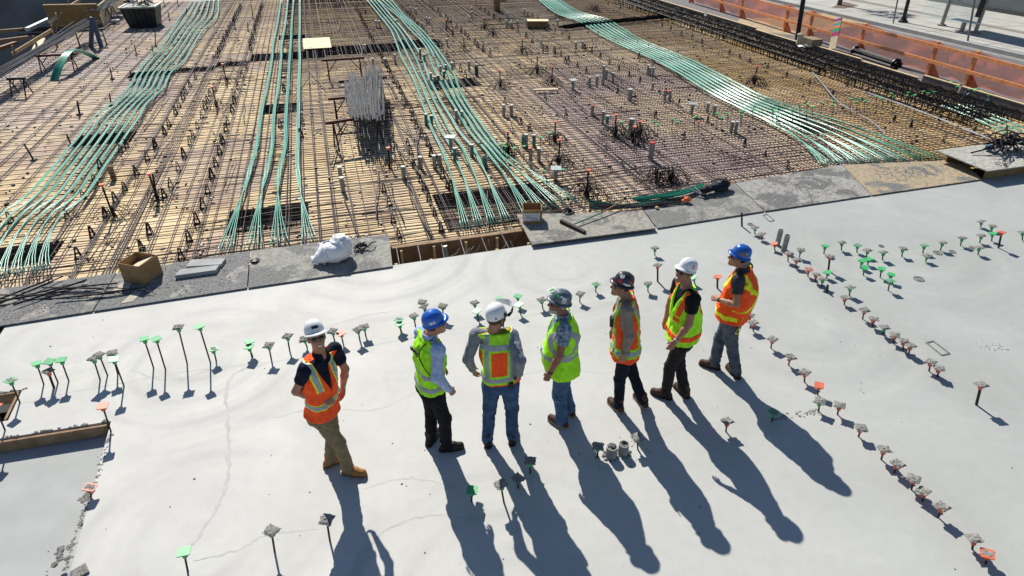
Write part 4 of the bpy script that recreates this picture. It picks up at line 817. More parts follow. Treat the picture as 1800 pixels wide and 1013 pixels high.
caps('the long upper diagonal row',[(1651,647,1648,663,'o',1),(1636,636,1633,653,'o',1),(1601,607,1597,623,'o',1),(1589,599,1587,616,'o',1),(1573,589,1570,604,'o',1),(1555,575,1551,589,'g',1),(1536,560,1534,575,'o',1),(1520,545,1516,561,'o',1),(1486,523,1484,536,'o',1),(1495,505,1493,520,'g',1),(1446,490,1444,505,'g',1),(1455,478,1453,489,'g'),(1435,482,1433,496,'o',1),(1422,473,1420,486,'o',2),(1400,456,1399,470,'o',1),(1386,445,1385,460,'o',1),(1408,439,1405,453,'g',1),(1361,428,1362,440,'o'),(1339,411,1339,422,'o',1),(1327,400,1327,412,'g',1)],'near end')
caps('the lower diagonal row',[(1736,973,1733,991,'o',2),(1712,946,1709,966,'o',1),(1656,890,1649,910,'o',1),(1623,863,1622,881,'o',1),(1606,841,1602,861,'o',1),(1578,815,1572,831,'o',1),(1554,789,1549,808,'o',1),(1514,752,1509,768,'o',1),(1476,712,1472,729,'o',1),(1441,705,1439,723,'g',1),(1440,677,1437,694,'o'),(1415,654,1414,672,'o',1),(1390,627,1386,642,'o',1),(1358,596,1355,612,'o',1),(1324,567,1324,582,'o',1),(1318,554,1318,567,'o',1)],'near end')
caps('the scattered row at upper right',[(1451,432,1448,446,'g'),(1480,426,1479,440,'g',1),(1508,431,1506,444,'g',2),(1525,440,1523,452,'g',1),(1553,443,1551,457,'g',1),(1588,437,1585,451,'g',1),(1625,431,1622,445,'g',2),(1630,449,1627,460,'g',1),(1657,426,1653,440,'g',1),(1692,418,1688,432,'g',1),(1725,414,1722,427,'g',1),(1722,435,1719,448,'g',1),(1725,389,1724,400,'g',1),(1745,397,1743,407,'g',1),(1745,410,1743,424,'g'),(1761,408,1755,436,'o',0,1),(1798,408,1797,423,'g',1)],'left')
caps('the green cluster right of the posts',[(1516,458,1512,471,'g'),(1527,455,1525,466,'g'),(1521,470,1517,484,'g'),(1550,472,1547,488,'g'),(1567,482,1564,496,'g'),(1565,493,1561,511,'g',2)],'left'); caps('the open slab beside the green cluster',[(1459,450,1456,476,'o',1,1)],'left')
caps('the lone place at far right',[(1725,676,1716,712,'o',1,1)],'front'); caps('the front row by the shadows',[(323,969,330,1004,'g'),(477,933,483,971,'g',1),(574,913,580,951,'g',1),(830,861,829,882,'g'),(880,851,886,884,'g',1),(910,841,911,858,'g',1),(932,810,932,832,'g',1),(1051,784,1050,805,'g',1),(1120,769,1121,790,'g',1),(1278,740,1276,759,'o',1),(1360,724,1357,741,'g',2)],'left')
caps('the corner of the left block-out',[(180,713,195,759,'o'),(158,856,160,873,'o',2)],'back'); caps('the left border of the photo',[(-9,714,9,757,'o')],'left')
# a cap plate fallen flat, bare stubs
bb=MB(); bb.box((0,0,.012),(.13,.12,.02),.5); o=bb.build('cap_plate',CRUST); o.location=P(141,1007); tag(o,'grey crusted square plate lying by the lower left edge of the slab','plate')
for i,(x,y,x2,y2,l) in enumerate(((1304,373,1304,398,'bare dark rebar stub at the slab edge near the right walkway'),(1455,500,1454,514,'bare short rebar stub without a cap in the upper diagonal row'))): 
    stub(l,None,x,y,x2,y2,None,0,.018,0.,'rebar stub')
# pipe stubs cast in the slab
GALV=mat('galvanised sleeve',(.30,.30,.285),.5,.35,.2,8,.1,60,spec=.4); PIPEC=mat('grey pipe with concrete stains',(.27,.275,.26),.8,0,.25,12,.3,60)
def sleeve_mesh(n,m,r=.05,h=.3,open_=True):
    b=MB(); b.lathe([(r,0),(r,h),(r*.86,h),(r*.86,h-.06)],n=14); return b.mesh('sleeve_tube',m,False)
for i,(x,y,y2,r,l) in enumerate(((1366,431,403,.047,'tall grey pipe stub, left one of the pair on the upper right slab'),(1377,442,412,.047,'tall grey pipe stub, right one of the pair on the upper right slab'),(1074,802,785,.062,'short crusted pipe stub, left one of two in the foreground shadows'),(1095,797,780,.058,'short crusted pipe stub, right one of two in the foreground shadows'))):
    b_=P(x,y); h=PV(x,y2,b_)[2]; m=MB(); m.lathe([(r,0),(r,h),(r*.8,h),(r*.8,h-.05)],n=16)
    t=thing('pipe_stub',l,'pipe stub',tuple(b_)); m.build('pipe',PIPEC,t)
    if i>1:
        m=MB()
        for k in range(9): a=k*.7; m.rock((math.cos(a)*(r+.02),math.sin(a)*(r+.02),.005),random.uniform(.012,.03),.5,6)
        for k in range(6): m.rock((random.uniform(-r,r)*.6,random.uniform(-r,r)*.6,h-.01),random.uniform(.014,.024),.7,6)
        m.build('mortar',CRUST,t)
# marks cast in the slab: rings, frame, spills
def ring(x,y,r,label):
    c=P(x,y); b=MB(); b.lathe([(r,.0),(r,.008),(r*.82,.010),(r*.8,.002)],n=20); t=thing('floor_ring',label,'cast-in ring',tuple(c)); b.build('ring',CRUST,t); b=MB()
    for k in range(7): b.rock((random.uniform(-r,r)*.5,random.uniform(-r,r)*.5,.002),random.uniform(.008,.02),.4,6)
    b.build('grout',CRUST,t)
for x,y,r,l in((1615,491,.085,'large round cast-in ring on the open slab right of the green cluster'),(1648,445,.08,'round cast-in ring beside the scattered caps, left of two rings'),(1674,443,.06,'small round cast-in ring, right of a bigger one among scattered caps'),(1549,433,.05,'small cast-in ring between scattered caps at upper right'),(1708,436,.05,'small cast-in ring near the right end of scattered caps'),(1319,395,.06,'oval cast-in ring next to the stub at the slab edge')): ring(x,y,r,l)
def frame4(px,w,label):
    q=[P(*z) for z in px]; o=sum(q)/4; b=MB()
    for i in range(4): b.beam(q[i]-o+A(0,0,.004),q[(i+1)%4]-o+A(0,0,.004),w,.010)
    t=thing('floor_frame',label,'cast-in frame',tuple(o)); b.build('frame_strip',CRUST,t)
frame4(((1628,603),(1640,600),(1669,622),(1655,625)),.022,'long narrow rectangular frame cast into the slab at right'); frame4(((1341,379),(1348,377),(1361,388),(1353,390)),.02,'small rectangular frame cast into the slab near the walkway')
def spill(pts,label,n=40,w=.1,rr=(.008,.03),m=CRUST):    # rough line of dried grout
    q=[P(*z) for z in pts]; o=q[0]; b=MB(); sp=crom(q,8)
    for i in range(n): p=sp[random.randrange(len(sp))]-o+A(random.gauss(0,w),random.gauss(0,w),0); b.rock(p,random.uniform(*rr),random.uniform(.2,.5),6)
    t=b.build('grout_spill',m); t.location=o; tag(t,label,'grout spill'); t['kind']='stuff'; return t
spill([(1365,737),(1400,731),(1436,722)],'rough line of dark grout crumbs between two caps in the shadow',46,.03,(.008,.022)); spill([(1055,800),(1072,800),(1120,790),(1110,778)],'grey grout crumbs around the two short pipe stubs',60,.09,(.004,.014))
spill([(193,765),(185,790),(160,870),(140,920),(115,1000)],'crumbled concrete along the broken edge of the left block-out',260,.013,(.004,.015)); spill([(1720,607),(1745,608),(1760,611)],'thin grey grout smear at the far right of the slab',30,.05,(.004,.016))
spill([(122,955),(108,975),(100,1003)],'dark clump of broken concrete at the lower left slab edge',22,.035,(.012,.04)); spill([(158,862),(152,872),(147,880)],'clump of broken concrete under the orange cap at left edge',12,.025,(.015,.04))
rs=np.random.default_rng(5); b=MB()
for i in range(110): p=P(rs.uniform(60,1780),rs.uniform(480,1005)); b.rock((p[0],p[1],.001),abs(rs.normal(0,.006))+.003,.5,5)
tag(b.build('crumbs',CRUST),'tiny scattered crumbs of concrete on the slab','crumbs',None,'stuff')
# forms round the block-outs
b=MB(); a=P(-60,781,-.02)*A(1,1,0); c=P(193,742,-.02)*A(1,1,0); t=thing('edge_form','brown timber form board with broken concrete lip at the left block-out','form board',(0,0,0))
b.beam((-5.2,6.70,-.085),(-3.14,6.62,-.085),.03,.155); b.build('board',WOODD,t); b=MB()
for i in range(70): u=random.random(); b.rock((-5.2+u*2.06,6.735-.05*u+random.uniform(-.02,.015),.004),random.uniform(.008,.026),.5,6)
b.build('concrete_lip',CRUST,t)
b=MB(); b.beam((-5.0,7.60,-.08),(-4.36,7.585,-.08),.03,.16); b.beam((-4.36,7.56,-.08),(-4.34,7.06,-.08),.03,.16); t=thing('edge_form','short brown form boards round the small block-out at far left','form board',(0,0,0)); b.build('board',WOODD,t); b=MB()
for i in range(30): u=random.random(); b.rock((-4.9+u*.62,7.625+random.uniform(-.015,.01),.002),random.uniform(.008,.022),.5,6)
b.build('concrete_lip',CRUST,t)
# trowel ridges and cold joints in the slab surface
RID,rn_,rl_,rb_=nodes('wet cement seam'); tc_=N(rn_,'ShaderNodeTexCoord'); q_=N(rn_,'ShaderNodeTexNoise',Scale=6.,Detail=6); rl_.new(tc_.outputs['Object'],q_.inputs['Vector']); rl_.new(ramp(rn_,rl_,q_.outputs[0],.35,(.38,.375,.36),.65,(.44,.435,.415)),rb_.inputs['Base Color']); rb_.inputs['Roughness'].default_value=.8
def ridge(pts,w=.02,h=.0035):
    q=crom([P(*z)*A(1,1,0) for z in pts],8); b=MB(); n=len(q); v=[]
    for i,p in enumerate(q):
        d=unit(q[min(i+1,n-1)]-q[max(i-1,0)]); s=A(-d[1],d[0],0); k=1.1*w*random.uniform(.4,1.2)*min(1,i/3+.1,(n-1-i)/3+.1); j=random.uniform(-.012,.012)
        v+=[p+s*(j-k)+A(0,0,.0003),p+s*j+A(0,0,h*random.uniform(.3,.9)),p+s*(j+k*.5)+A(0,0,.0003)]
    b.add(v,[(3*i+e,3*i+e+1,3*i+e+4,3*i+e+3) for i in range(n-1) for e in(0,1)]); return b
rb=MB()
for pts,w_ in (([(470,640),(417,655),(398,690),(402,740),(403,800),(400,850),(378,900),(345,950),(330,965)],.03),([(340,985),(420,965),(470,940),(560,930)],.02),([(30,712),(120,690),(220,672),(350,650),(560,625),(740,590),(900,560),(1060,530),(1240,505)],.014),([(480,735),(560,718),(660,720),(730,690)],.014),([(640,860),(700,842),(760,845),(820,870)],.016),([(620,990),(680,930),(760,905),(840,915)],.022),([(520,600),(620,560),(700,545)],.02),([(230,650),(300,668),(400,640)],.02),([(1130,780),(1220,745),(1320,740)],.012),([(900,660),(980,650),(1060,655)],.014)):
    q=ridge(pts,w_); rb.add(q.v,q.f)
struct(rb.build('slab_seams',RID,None,True))
# ---------------------------------------------------------------- walkway boards along the pour edge
def board(px,label,m,zn=.03,zf=.03,th=.02,cat='walkway board'):
    """px: near-left, near-right, far-right, far-left survey points"""
    q=[P(*px[0],zn),P(*px[1],zn),P(*px[2],zf),P(*px[3],zf)]; o=sum(q)/4
    b=MB(); b.add([p-o for p in q]+[p-o-A(0,0,th) for p in q],[(0,1,2,3),(7,6,5,4),(0,4,5,1),(1,5,6,2),(2,6,7,3),(3,7,4,0)])
    t=b.build('walkway_board',m); t.location=o; return tag(t,label,cat,'walkway boards along the pour edge')
GREY=(.20,.20,.195)
board([(-70,584),(162,547),(204,480),(-50,515)],'dirt covered walkway board at far left under loose rods',splat('board far left',(.30,.28,.25),(.15,.15,.148),.56,2))
board([(164,547),(434,506),(439,441),(206,480)],'dirt covered walkway board under the open carton and grey planks',splat('board carton',(.32,.30,.27),(.16,.16,.158),.60,1.8))
board([(436,506),(690,468),(683,412),(441,441)],'grey crusted walkway board under the white plastic bag',splat('board bag',(.29,.28,.25),(.155,.155,.15),.50,1.5))
board([(935,430),(1153,401),(1131,371),(908,377)],'pale spattered walkway board under the push broom and carton, its edge lifted',splat('board broom',(.29,.27,.235),(.14,.136,.128),.46,2.2),.075,.04)
board([(1156,401),(1343,371),(1291,322),(1118,351)],'grey walkway board under the rods and black bag',splat('board rods',(.27,.26,.235),(.15,.15,.143),.50,1.7))
board([(1345,371),(1531,343),(1479,290),(1293,322)],'light grey walkway board with dark gritty patches right of the black bag',splat('board grit',(.30,.29,.27),(.12,.12,.117),.48,1.6))
board([(1533,343),(1726,315),(1690,281),(1481,290)],'tan walkway board with a grey gravel patch next to the raised form',splat('board tan',(.36,.285,.19),(.14,.14,.135),.43,1.3))
struct(MB().build) if 0 else None
# the raised form box at the right end
t=thing('form_box','raised plywood form box with rebar scrap on its pale lid at the right','form box',tuple(P(1735,312,0)*A(1,1,0))); o=A(*t.location)
x0=P(1729,315,0)[0]; y0=P(1729,315,0)[1]; H_=.25
b=MB(); b.box((x0+2.2-o[0],y0+.02-o[1],H_/2),(4.4,.03,H_)); b.build('front_panel',FORM if 0 else mat('tan form panel',(.24,.15,.06),.7,0,.15,5),t)
b=MB(); b.box((x0+2.2-o[0],y0+1.02-o[1],H_/2-.1),(4.4,.03,H_+.2)); b.build('back_panel',FORM,t)
b=MB(); b.box((x0+2.15-o[0],y0+.52-o[1],H_+.012),(4.7,1.35,.024)); b.build('lid',splat('lid board',(.40,.385,.345),(.24,.235,.225),.40,3),t)
# bulkhead boards between deck and trough
def bulk(x0,x1,label):
    t=thing('bulkhead',label,'bulkhead',((x0+x1)/2,10.36,-.6)); w=x1-x0
    b=MB(); b.box((0,0,.165),(w-.004,.04,.55)); b.build('panel',FORM,t); b=MB(); b.box((0,.03,.45),(w-.004,.10,.02)); b.build('top_ledger',WOODD,t)
    n=int(w/.6)
    for i in range(n): b=MB(); b.box((-w/2+(i+.35)*w/n,-.06,.17),(.045,.075,.50)); b.build('stud',WOOD if abs(x0-.66)<.1 else WOODD,t)
bulk(-10,.655,'brown bulkhead boards under the left walkway'); bulk(.66,3.10,'open brown bulkhead with timber studs in the pit between the walkway boards'); bulk(3.105,17.3,'brown bulkhead boards under the right walkway')
for i,(a,b_,c,d) in enumerate(((703,466,697,436),(742,461,734,430),(783,455,776,429),(821,449,808,418),(862,444,846,416),(901,437,880,408),(909,438,897,423),(880,440,874,428))):
    s=P(a,b_,-.15); e=PV(c,d,s); e=P(c,d,-.08); t=thing('strand_tail','pale bare strand end in the pit, %s from the left'%nth(i),'strand end',tuple(s),0,'pale strand ends in the pit'); MB().tube([(0,0,-.15),(e-s)],.009,6).build('wire',STEELG,t)
for i,(pts) in enumerate(([(783,454),(800,447),(808,437)],[(803,452),(822,446),(833,433)],[(795,453),(815,447),(827,436)],[(830,447),(838,441),(843,432)],[(873,441),(884,437),(892,425)])):
    q=[P(x,y,-.30+.06*k) for k,(x,y) in enumerate(pts)]; t=thing('bent_wire','thin curved wire in the pit, %s from the left'%nth(i),'wire',tuple(q[0]),0,'curved wires in the pit'); MB().tube([p-q[0] for p in crom(q)],.006,5).build('wire',STEELG,t)
b=MB(); q=P(786,446,-.35); t=thing('pit_pipe','dull steel pipe standing in the pit','pipe',tuple(q)); b.tube([(0,0,-.25),(-.03,.02,.16)],.045,12); b.build('pipe',GALV,t)
for i,(x,y) in enumerate(((697,467),(759,459),(875,441),(931,430))):
    q=P(x,y,-.02); t=thing('timber_peg','pale timber peg top at the near edge of the pit, %s from the left'%nth(i),'timber peg',tuple(q),0,'timber pegs in the pit'); MB().box((0,.06,-.25),(.05,.04,.5)).build('peg',WOOD,t)
# ---------------------------------------------------------------- things lying on the walkway
CARD=mat('brown cardboard',(.30,.185,.085),.85,0,.12,6,.15,60); CARDI=mat('cardboard inside',(.36,.23,.11),.85,0,.12,6)
def carton(label,px,rz,w,d,h,label_sheet=False,flap=False):
    q=P(*px,.035); t=thing('carton',label,'cardboard box',tuple(q),rz); b=MB(); th=.008
    b.box((0,0,.004),(w,d,.008)); b.box((0,-d/2+th/2,h/2+.004),(w,th,h-.008)); b.box((0,d/2-th/2,h/2+.004),(w,th,h-.008)); b.box((-w/2+th/2,0,h/2+.004),(th,d-2*th,h-.008)); b.box((w/2-th/2,0,h/2+.004),(th,d-2*th,h-.008)); b.build('carton_body',CARD,t)
    if label_sheet:
        b=MB(); b.box((-.02,-d/2-.002,h*.52),(w*.88,.004,h*.52)); o=b.build('label_sheet',mat('white label paper',(.62,.63,.66),.7,0,.06,20),t); b=MB()
        for k,(u,v,l) in enumerate(((-.06,.66,.16),(-.08,.58,.10),(-.02,.50,.22),(-.04,.42,.18),(.05,.34,.14))): b.box((u,-d/2-.0045,h*v),(l,.001,.008))
        b.build('printed_lines',mat('grey print',(.16,.16,.18),.7),o)
    if flap: b=MB(); b.beam((-w*.40,0,h*.55),(w*.36,.02,h*.93),d*.8,.008); b.build('inner_flap',mat('pale cardboard flap',(.62,.50,.33),.85),t)
    b=MB()
    b.beam((-w/2,-d*.1,h),(-w/2-.02,-d*.1,h+.05),.01,.01) if 0 else None
    return t
carton('open brown carton with a pale inner flap on the left walkway',(253,487),-.55,.42,.40,.34,flap=True)
carton('empty open brown carton with a white label sheet on the walkway by the pit',(935,388),-.25,.36,.34,.30,label_sheet=True)
b=MB(); q=P(898-0,42,DZ); 
# plastic bag
q=P(593,455,.04); V=Vol((-.46,-.40,0),(.46,.40,.52),.012)
for c_,r_ in (((-.07,0,.16),(.30,.24,.20)),((.12,.03,.22),(.20,.20,.19)),((-.24,-.06,.12),(.19,.18,.14)),((.05,.05,.32),(.13,.13,.12))): V.ell(c_,np.eye(3),r_,.05)
X,Y,Z=V.grid(); V.F+=.10*vnoise(X*4.5,Y*4.5,Z*5)-.030*np.exp(-(vnoise(X*5+2*Z,Y*5,Z*4)/.028)**2)-.010*np.exp(-(vnoise(X*11,Y*11+4*X,Z*7)/.03)**2)+.015; V.half(A(0,0,.004),A(0,0,-1))
pm=mat('white plastic film',(.80,.80,.81),.40,0,.06,6,.3,30,.4); pb_=pm.node_tree.nodes['Principled BSDF']; pb_.inputs['Transmission Weight'].default_value=.0; pb_.inputs['Subsurface Weight'].default_value=.5; pb_.inputs['Subsurface Radius'].default_value=(.2,.2,.2)
t=thing('plastic_bag','crumpled translucent white plastic bag on the grey walkway board','plastic bag',tuple(q)); put('film',V.mesh('film',pm),t)
def jumble(name,label,cat,px,n,spread,L,r,m,z=.05,az=0,daz=.5,rise=.02,part='rod',bend=.0):
    q=P(*px,z); t=thing(name,label,cat,tuple(q))
    for i in range(n):
        a=az+random.gauss(0,daz); l=L*random.uniform(.6,1.1); d=A(math.cos(a),math.sin(a),0); c=A(random.gauss(0,spread),random.gauss(0,spread*.5),r+random.uniform(0,rise)); s=A(-d[1],d[0],0)*random.uniform(-1,1)*bend*l
        MB().tube(crom([c-d*l/2,c+s+A(0,0,random.uniform(0,rise)),c+d*l/2],4),r*random.uniform(.8,1.15),5).build(part,m,t)
    return t
jumble('clamp_pile','small tangle of black clamps and ties beside the plastic bag','clamps',(635,437),14,.07,.22,.012,BLACKS,.04,.3,.8,.05,'clamp')
jumble('rod_scrap','long thin dark rods lying loose on the far left walkway board','loose rods',(55,517),6,.16,1.3,.014,STEEL,.05,.25,.35,.02)
jumble('rod_scrap','short dark rods and wires between the far left walkway boards','loose rods',(120,517),5,.14,.9,.012,STEEL,.05,-.25,.25,.02)
jumble('rod_scrap','thin rods lying over paper beside the open carton','loose rods',(215,515),4,.14,.95,.010,STEEL,.055,-.05,.3,.02)
def sheet(name,label,cat,px4,z,th,m):
    q=[P(*p,z) for p in px4]; o=sum(q)/4; b=MB(); b.add([p-o+A(0,0,th) for p in q]+[p-o for p in q],[(0,1,2,3),(7,6,5,4),(0,4,5,1),(1,5,6,2),(2,6,7,3),(3,7,4,0)]); t=b.build(name,m); t.location=o; return tag(t,label,cat)
PLK=mat('grey concrete stained plank',(.33,.335,.335),.85,0,.12,4,.4,30)
sheet('plank','grey stained plank lying at the back of the left walkway, rear one of two','plank',[(328,474),(390,470),(398,459),(338,462)],.03,.06,PLK); sheet('plank','grey stained plank lying slightly askew in front of its twin','plank',[(309,491),(381,481),(387,472),(319,480)],.03,.07,PLK)
sheet('paper_scrap','pale torn paper strip on the walkway in front of the open carton','paper',[(212,534),(234,530),(256,507),(240,508)],.034,.003,mat('pale paper',(.42,.38,.31),.9)); sheet('paper_scrap','pale sheet of board under the open carton','paper',[(192,517),(226,509),(238,485),(210,500)],.034,.004,mat('pale paper',(.42,.38,.31)))
q=P(448,458,.05); t=MB().rock((0,0,0),.09,.3).build('dark_rag',BLACKS); t.location=q; tag(t,'small dark flat rag on the seam between two walkway boards','rag')
# push broom
h0,h1=P(986,388,.09),P(1028,409,.09); t=thing('push_broom','push broom with a dark head and green and wooden handle lying on the walkway','broom',tuple((h0+h1)/2)); o=(h0+h1)/2
b=MB(); b.beam(h0-o,h1-o,.07,.055); b.build('broom_head',mat('dark broom wood',(.035,.03,.027),.8),t); b=MB(); b.beam(h0-o-A(0,0,.05),h1-o-A(0,0,.05),.055,.05); b.build('bristles',BLACKS,t)
e=P(1058,374,.12)-o; f_=P(1096,352,.16)-o; b=MB(); b.tube([P(1010,394,.11)-o,e],.014,7); b.build('green_handle',GRN2,t); b=MB(); b.tube([e,f_],.015,7); b.build('wooden_handle',WOODD,t)
# rods, bag and tools on the middle right boards
q=P(1080,360,.05); t=thing('rebar_bundle','loose bundle of dark bars lying along the back of the walkway behind the broom','rebar bundle',tuple(q))
for i in range(22): 
    u=i/21; a=P(1040+random.uniform(-5,8),353+u*17,.045+.02*random.random()); c=P(1200+random.uniform(-40,12),347+u*9+random.uniform(-3,3),.05+.02*random.random()); m_=P(1110+random.uniform(-10,10),361+u*9-6*(u>.5)+random.uniform(-2,2),.05+.03*random.random())
    MB().tube([p-q for p in crom([a,m_,c],5)],random.uniform(.010,.015),5).build('bar',STEEL if i%4 else GRN2,t)
q=P(1160,346,.06); t=thing('strand_bundle','curved bundle of deep green cable strands lying along the walkway','strand bundle',tuple(q))
for i in range(14): u=(i-6.5)/14; MB().tube([p-q for p in crom([P(1108+abs(u)*20,349+u*5,.06),P(1150,346+u*7,.09+.02*random.random()),P(1195,339+u*9,.12+.03*random.random()),P(1236,327+u*9,.10)],6)],.011,5).build('strand',GRN2,t)
q=P(1257,336,.05); t=thing('tool_bag','long black canvas tool bag with an orange end','tool bag',tuple(q)); d=unit(P(1283,327,.05)-P(1232,340,.05)); V=Vol((-.5,-.4,0),(.5,.4,.3),.016)
V.cone(d*-.32+A(0,0,.09),d*.25+A(0,0,.11),.075,.10,.03); V.cone(d*-.1+A(.05,-.08,.06),d*.16+A(.04,-.1,.08),.05,.06,.03); X,Y,Z=V.grid(); V.F+=.05*vnoise(X*14,Y*14,Z*14); put('canvas',V.mesh('canvas',mat('black canvas',(.018,.02,.028),.85,0,.2,12,.3,60)),t)
b=MB(); b.rock(d*.33+A(0,0,.11),.085,.9,9); b.build('orange_end',mat('orange red cloth',(.62,.09,.03),.7),t); b=MB(); b.rock(d*.05+A(0,-.02,.205),.03,.5); b.build('white_tag',W_,t); b=MB(); b.tube(crom([d*-.35+A(0,0,.1),d*-.15+A(0,.02,.24),d*.15+A(0,0,.24),d*.3+A(0,0,.15)]),.012,5); b.build('handle',BLACKS,t)
q=P(1207,355,.05); t=MB().rock((0,0,.05),.085,.75,9).rock((-.06,.02,.03),.05,.6).build('orange_cloth',mat('orange cloth',(.75,.19,.07),.8,0,.15,20)); t.location=q; tag(t,'crumpled orange cloth lying by the dark bars on the walkway','cloth')
q=P(1222,344,.05); t=thing('bar_cutter','grey metal hand tool with two open handles on the walkway','hand tool',tuple(q)); b=MB(); b.tube([(-.08,.14,.10),(.05,-.02,.06),(.11,-.08,.04)],.016,6); b.build('handle',STEELG,t); b=MB(); b.tube([(.05,.16,.12),(.09,.02,.08),(.11,-.08,.04)],.016,6); b.build('handle',STEELG,t); b=MB(); b.box((.13,-.10,.04),(.09,.08,.05)); b.build('jaw',BLACKS,t)
jumble('clamp_pile','small black clamp tangle between the carton and the broom','clamps',(1003,373),9,.06,.18,.012,BLACKS,.05,.6,.9,.04,'clamp')
q=P(1155,365,.06); t=MB().rock((0,0,0),.05,.5).build('wood_offcut',WOOD); t.location=q; tag(t,'small pale wood offcut at the seam behind the broom','offcut')
jumble('rebar_scrap','heap of bent dark rebar scrap on the lid of the raised form box','rebar scrap',(1765,262),46,.28,.85,.017,BLACKS,.30,.45,.55,.22,'scrap_bar',.1)
q=P(1738,263,.31); t=MB().box((0,0,.05),(.18,.14,.10),.4).build('blue_block',mat('blue plastic block',(.06,.16,.30),.5)); t.location=q; tag(t,'small blue block among the rebar scrap on the raised form','block')
t=jumble('wire_scrap','few loose bent wires on the near corner of the form box lid','wire',(1768,288),6,.12,.3,.008,STEEL,.29,.8,.9,.02,'wire',.3)
# ---------------------------------------------------------------- pipe sleeves standing in the rebar
GALG=mat('greenish sleeve',(.10,.21,.17),.6,.1,.2,8,spec=.4); TEAL=mat('dark teal drum',(.01,.07,.075),.4)
SL={n:sleeve_mesh(n,m) for n,m in(('s',GALV),('g',GALG),('t',TEAL))}
LIDM=MB().box((0,0,0),(.26,.24,.03)).mesh('lid',mat('pale metal lid',(.33,.36,.36),.5,.2)); CAPR=MB().lathe([(.056,0),(.056,.03),(.03,.034)],n=12).mesh('lid',mat('red end cap',(.45,.05,.04),.5)); CAPW=MB().lathe([(.054,0),(.054,.012),(.02,.013)],n=12).mesh('lid',mat('pale end cap',(.55,.55,.52),.5))
z5_=zz(440,0,(865,190),(888,195),(1005,175,),(1100,95),(1135,100),(1210,160),(1228,165),(1515,100),(1517,130),(1350,320),(1500,490),(1550,520),(925,455),(995,440),(845,470),(790,370),(1165,400),(1195,440),(1305,510),(1340,500),(1385,500),(1240,575),(1265,580),(1290,575),(1330,560),(1205,860),(1243,865),(1415,840),(1450,835),(1735,800),(1785,800),(1755,190),(1785,195))
K5='sssssssssssTssssggsgsssggggssssss'
L5=[(x,y,K5[i]) for i,(x,y) in enumerate(z5_)]
z6_=zz(880,0,(45,138),(40,190),(72,190),(115,185),(165,112),(185,115),(178,185),(290,360),(515,338),(560,335),(390,178),(608,598),(657,595),(700,585),(720,545),(767,570),(495,620),(883,692),(1007,515),(1022,522),(1040,530),(1122,692),(1155,695),(625,795),(698,850),(728,870),(887,905),(1305,790),(1413,775),(1458,795),(1575,915),(1605,915),(20,798),(75,790),(175,1010),(160,1010),(228,1010))
K6='sssssssssssssAss'+'BL'+'sssrrrsgLBsssssss'+'GgG'
L6=[(x,y,K6[i] if i<len(K6) else 's') for i,(x,y) in enumerate(z6_)]
z9=zz(880,200,(205,335),(262,335),(375,470),(1025,318)); L9=[(*z9[0],'r'),(*z9[1],'s'),(*z9[2],'B'),(*z9[3],'R')]
z1=zz(440,240,(622,300),(638,385),(1170,222),(1263,220),(1303,208),(1052,300),(1403,178),(1518,140),(1605,215),(1375,90)); L1=[(x,y,'ssssssggGB'[i]) for i,(x,y) in enumerate(z1)]
AL=sorted(L5+L6+L9+L1,key=lambda q:-q[1]); ii={}
for (x,y,k) in AL:
    b_=P(x,y,DZ); zone='left of the right cables' if x<700 else 'amid the right cables' if x<830 else 'in the middle sleeve field' if x<1010 else 'toward the right sleeve field'; ii[zone]=ii.get(zone,0)+1
    r=1.45 if k in'LGTR' else 1.; h={'A':2.2,'R':1.5,'T':1.15,'B':1.1,'L':1.25}.get(k,1.08*random.uniform(.85,1.15)); tilt=(random.uniform(-.03,.03),random.uniform(-.03,.03),random.uniform(0,3))
    kind={'B':'square lidded sleeve box','R':'wide red capped pipe sleeve','r':'red topped pipe sleeve','T':'dark teal drum','g':'greenish pipe sleeve','G':'wide greenish pipe sleeve','L':'wide pale pipe sleeve','A':'extra tall pipe sleeve'}.get(k,'grey pipe sleeve')
    t=thing('pipe_sleeve','%s, %s from the front %s'%(kind,nth(ii[zone]-1),zone),'pipe sleeve',tuple(b_),0,'pipe sleeves standing in the rebar'); t.rotation_euler=tilt
    me=SL['t' if k=='T' else 'g' if k in'gG' else 's']; put('sleeve_tube',me,t,scale=(r*.95,r*.95,h))
    if k=='B': put('lid',LIDM,t,(0,0,.3*h+.01))
    elif k in'Rr': put('lid',CAPR,t,(0,0,.3*h-.01),scale=(r,r,1))
    elif k in'sLgA': put('lid',CAPW,t,(0,0,.3*h-.004),scale=(r,r,1))
q=P(201,316,DZ); t=thing('pipe_sleeve','brown square timber post standing right of the far left cables','timber post',tuple(q)); MB().box((0,0,.17),(.11,.06,.34)).build('post',WOODD,t)
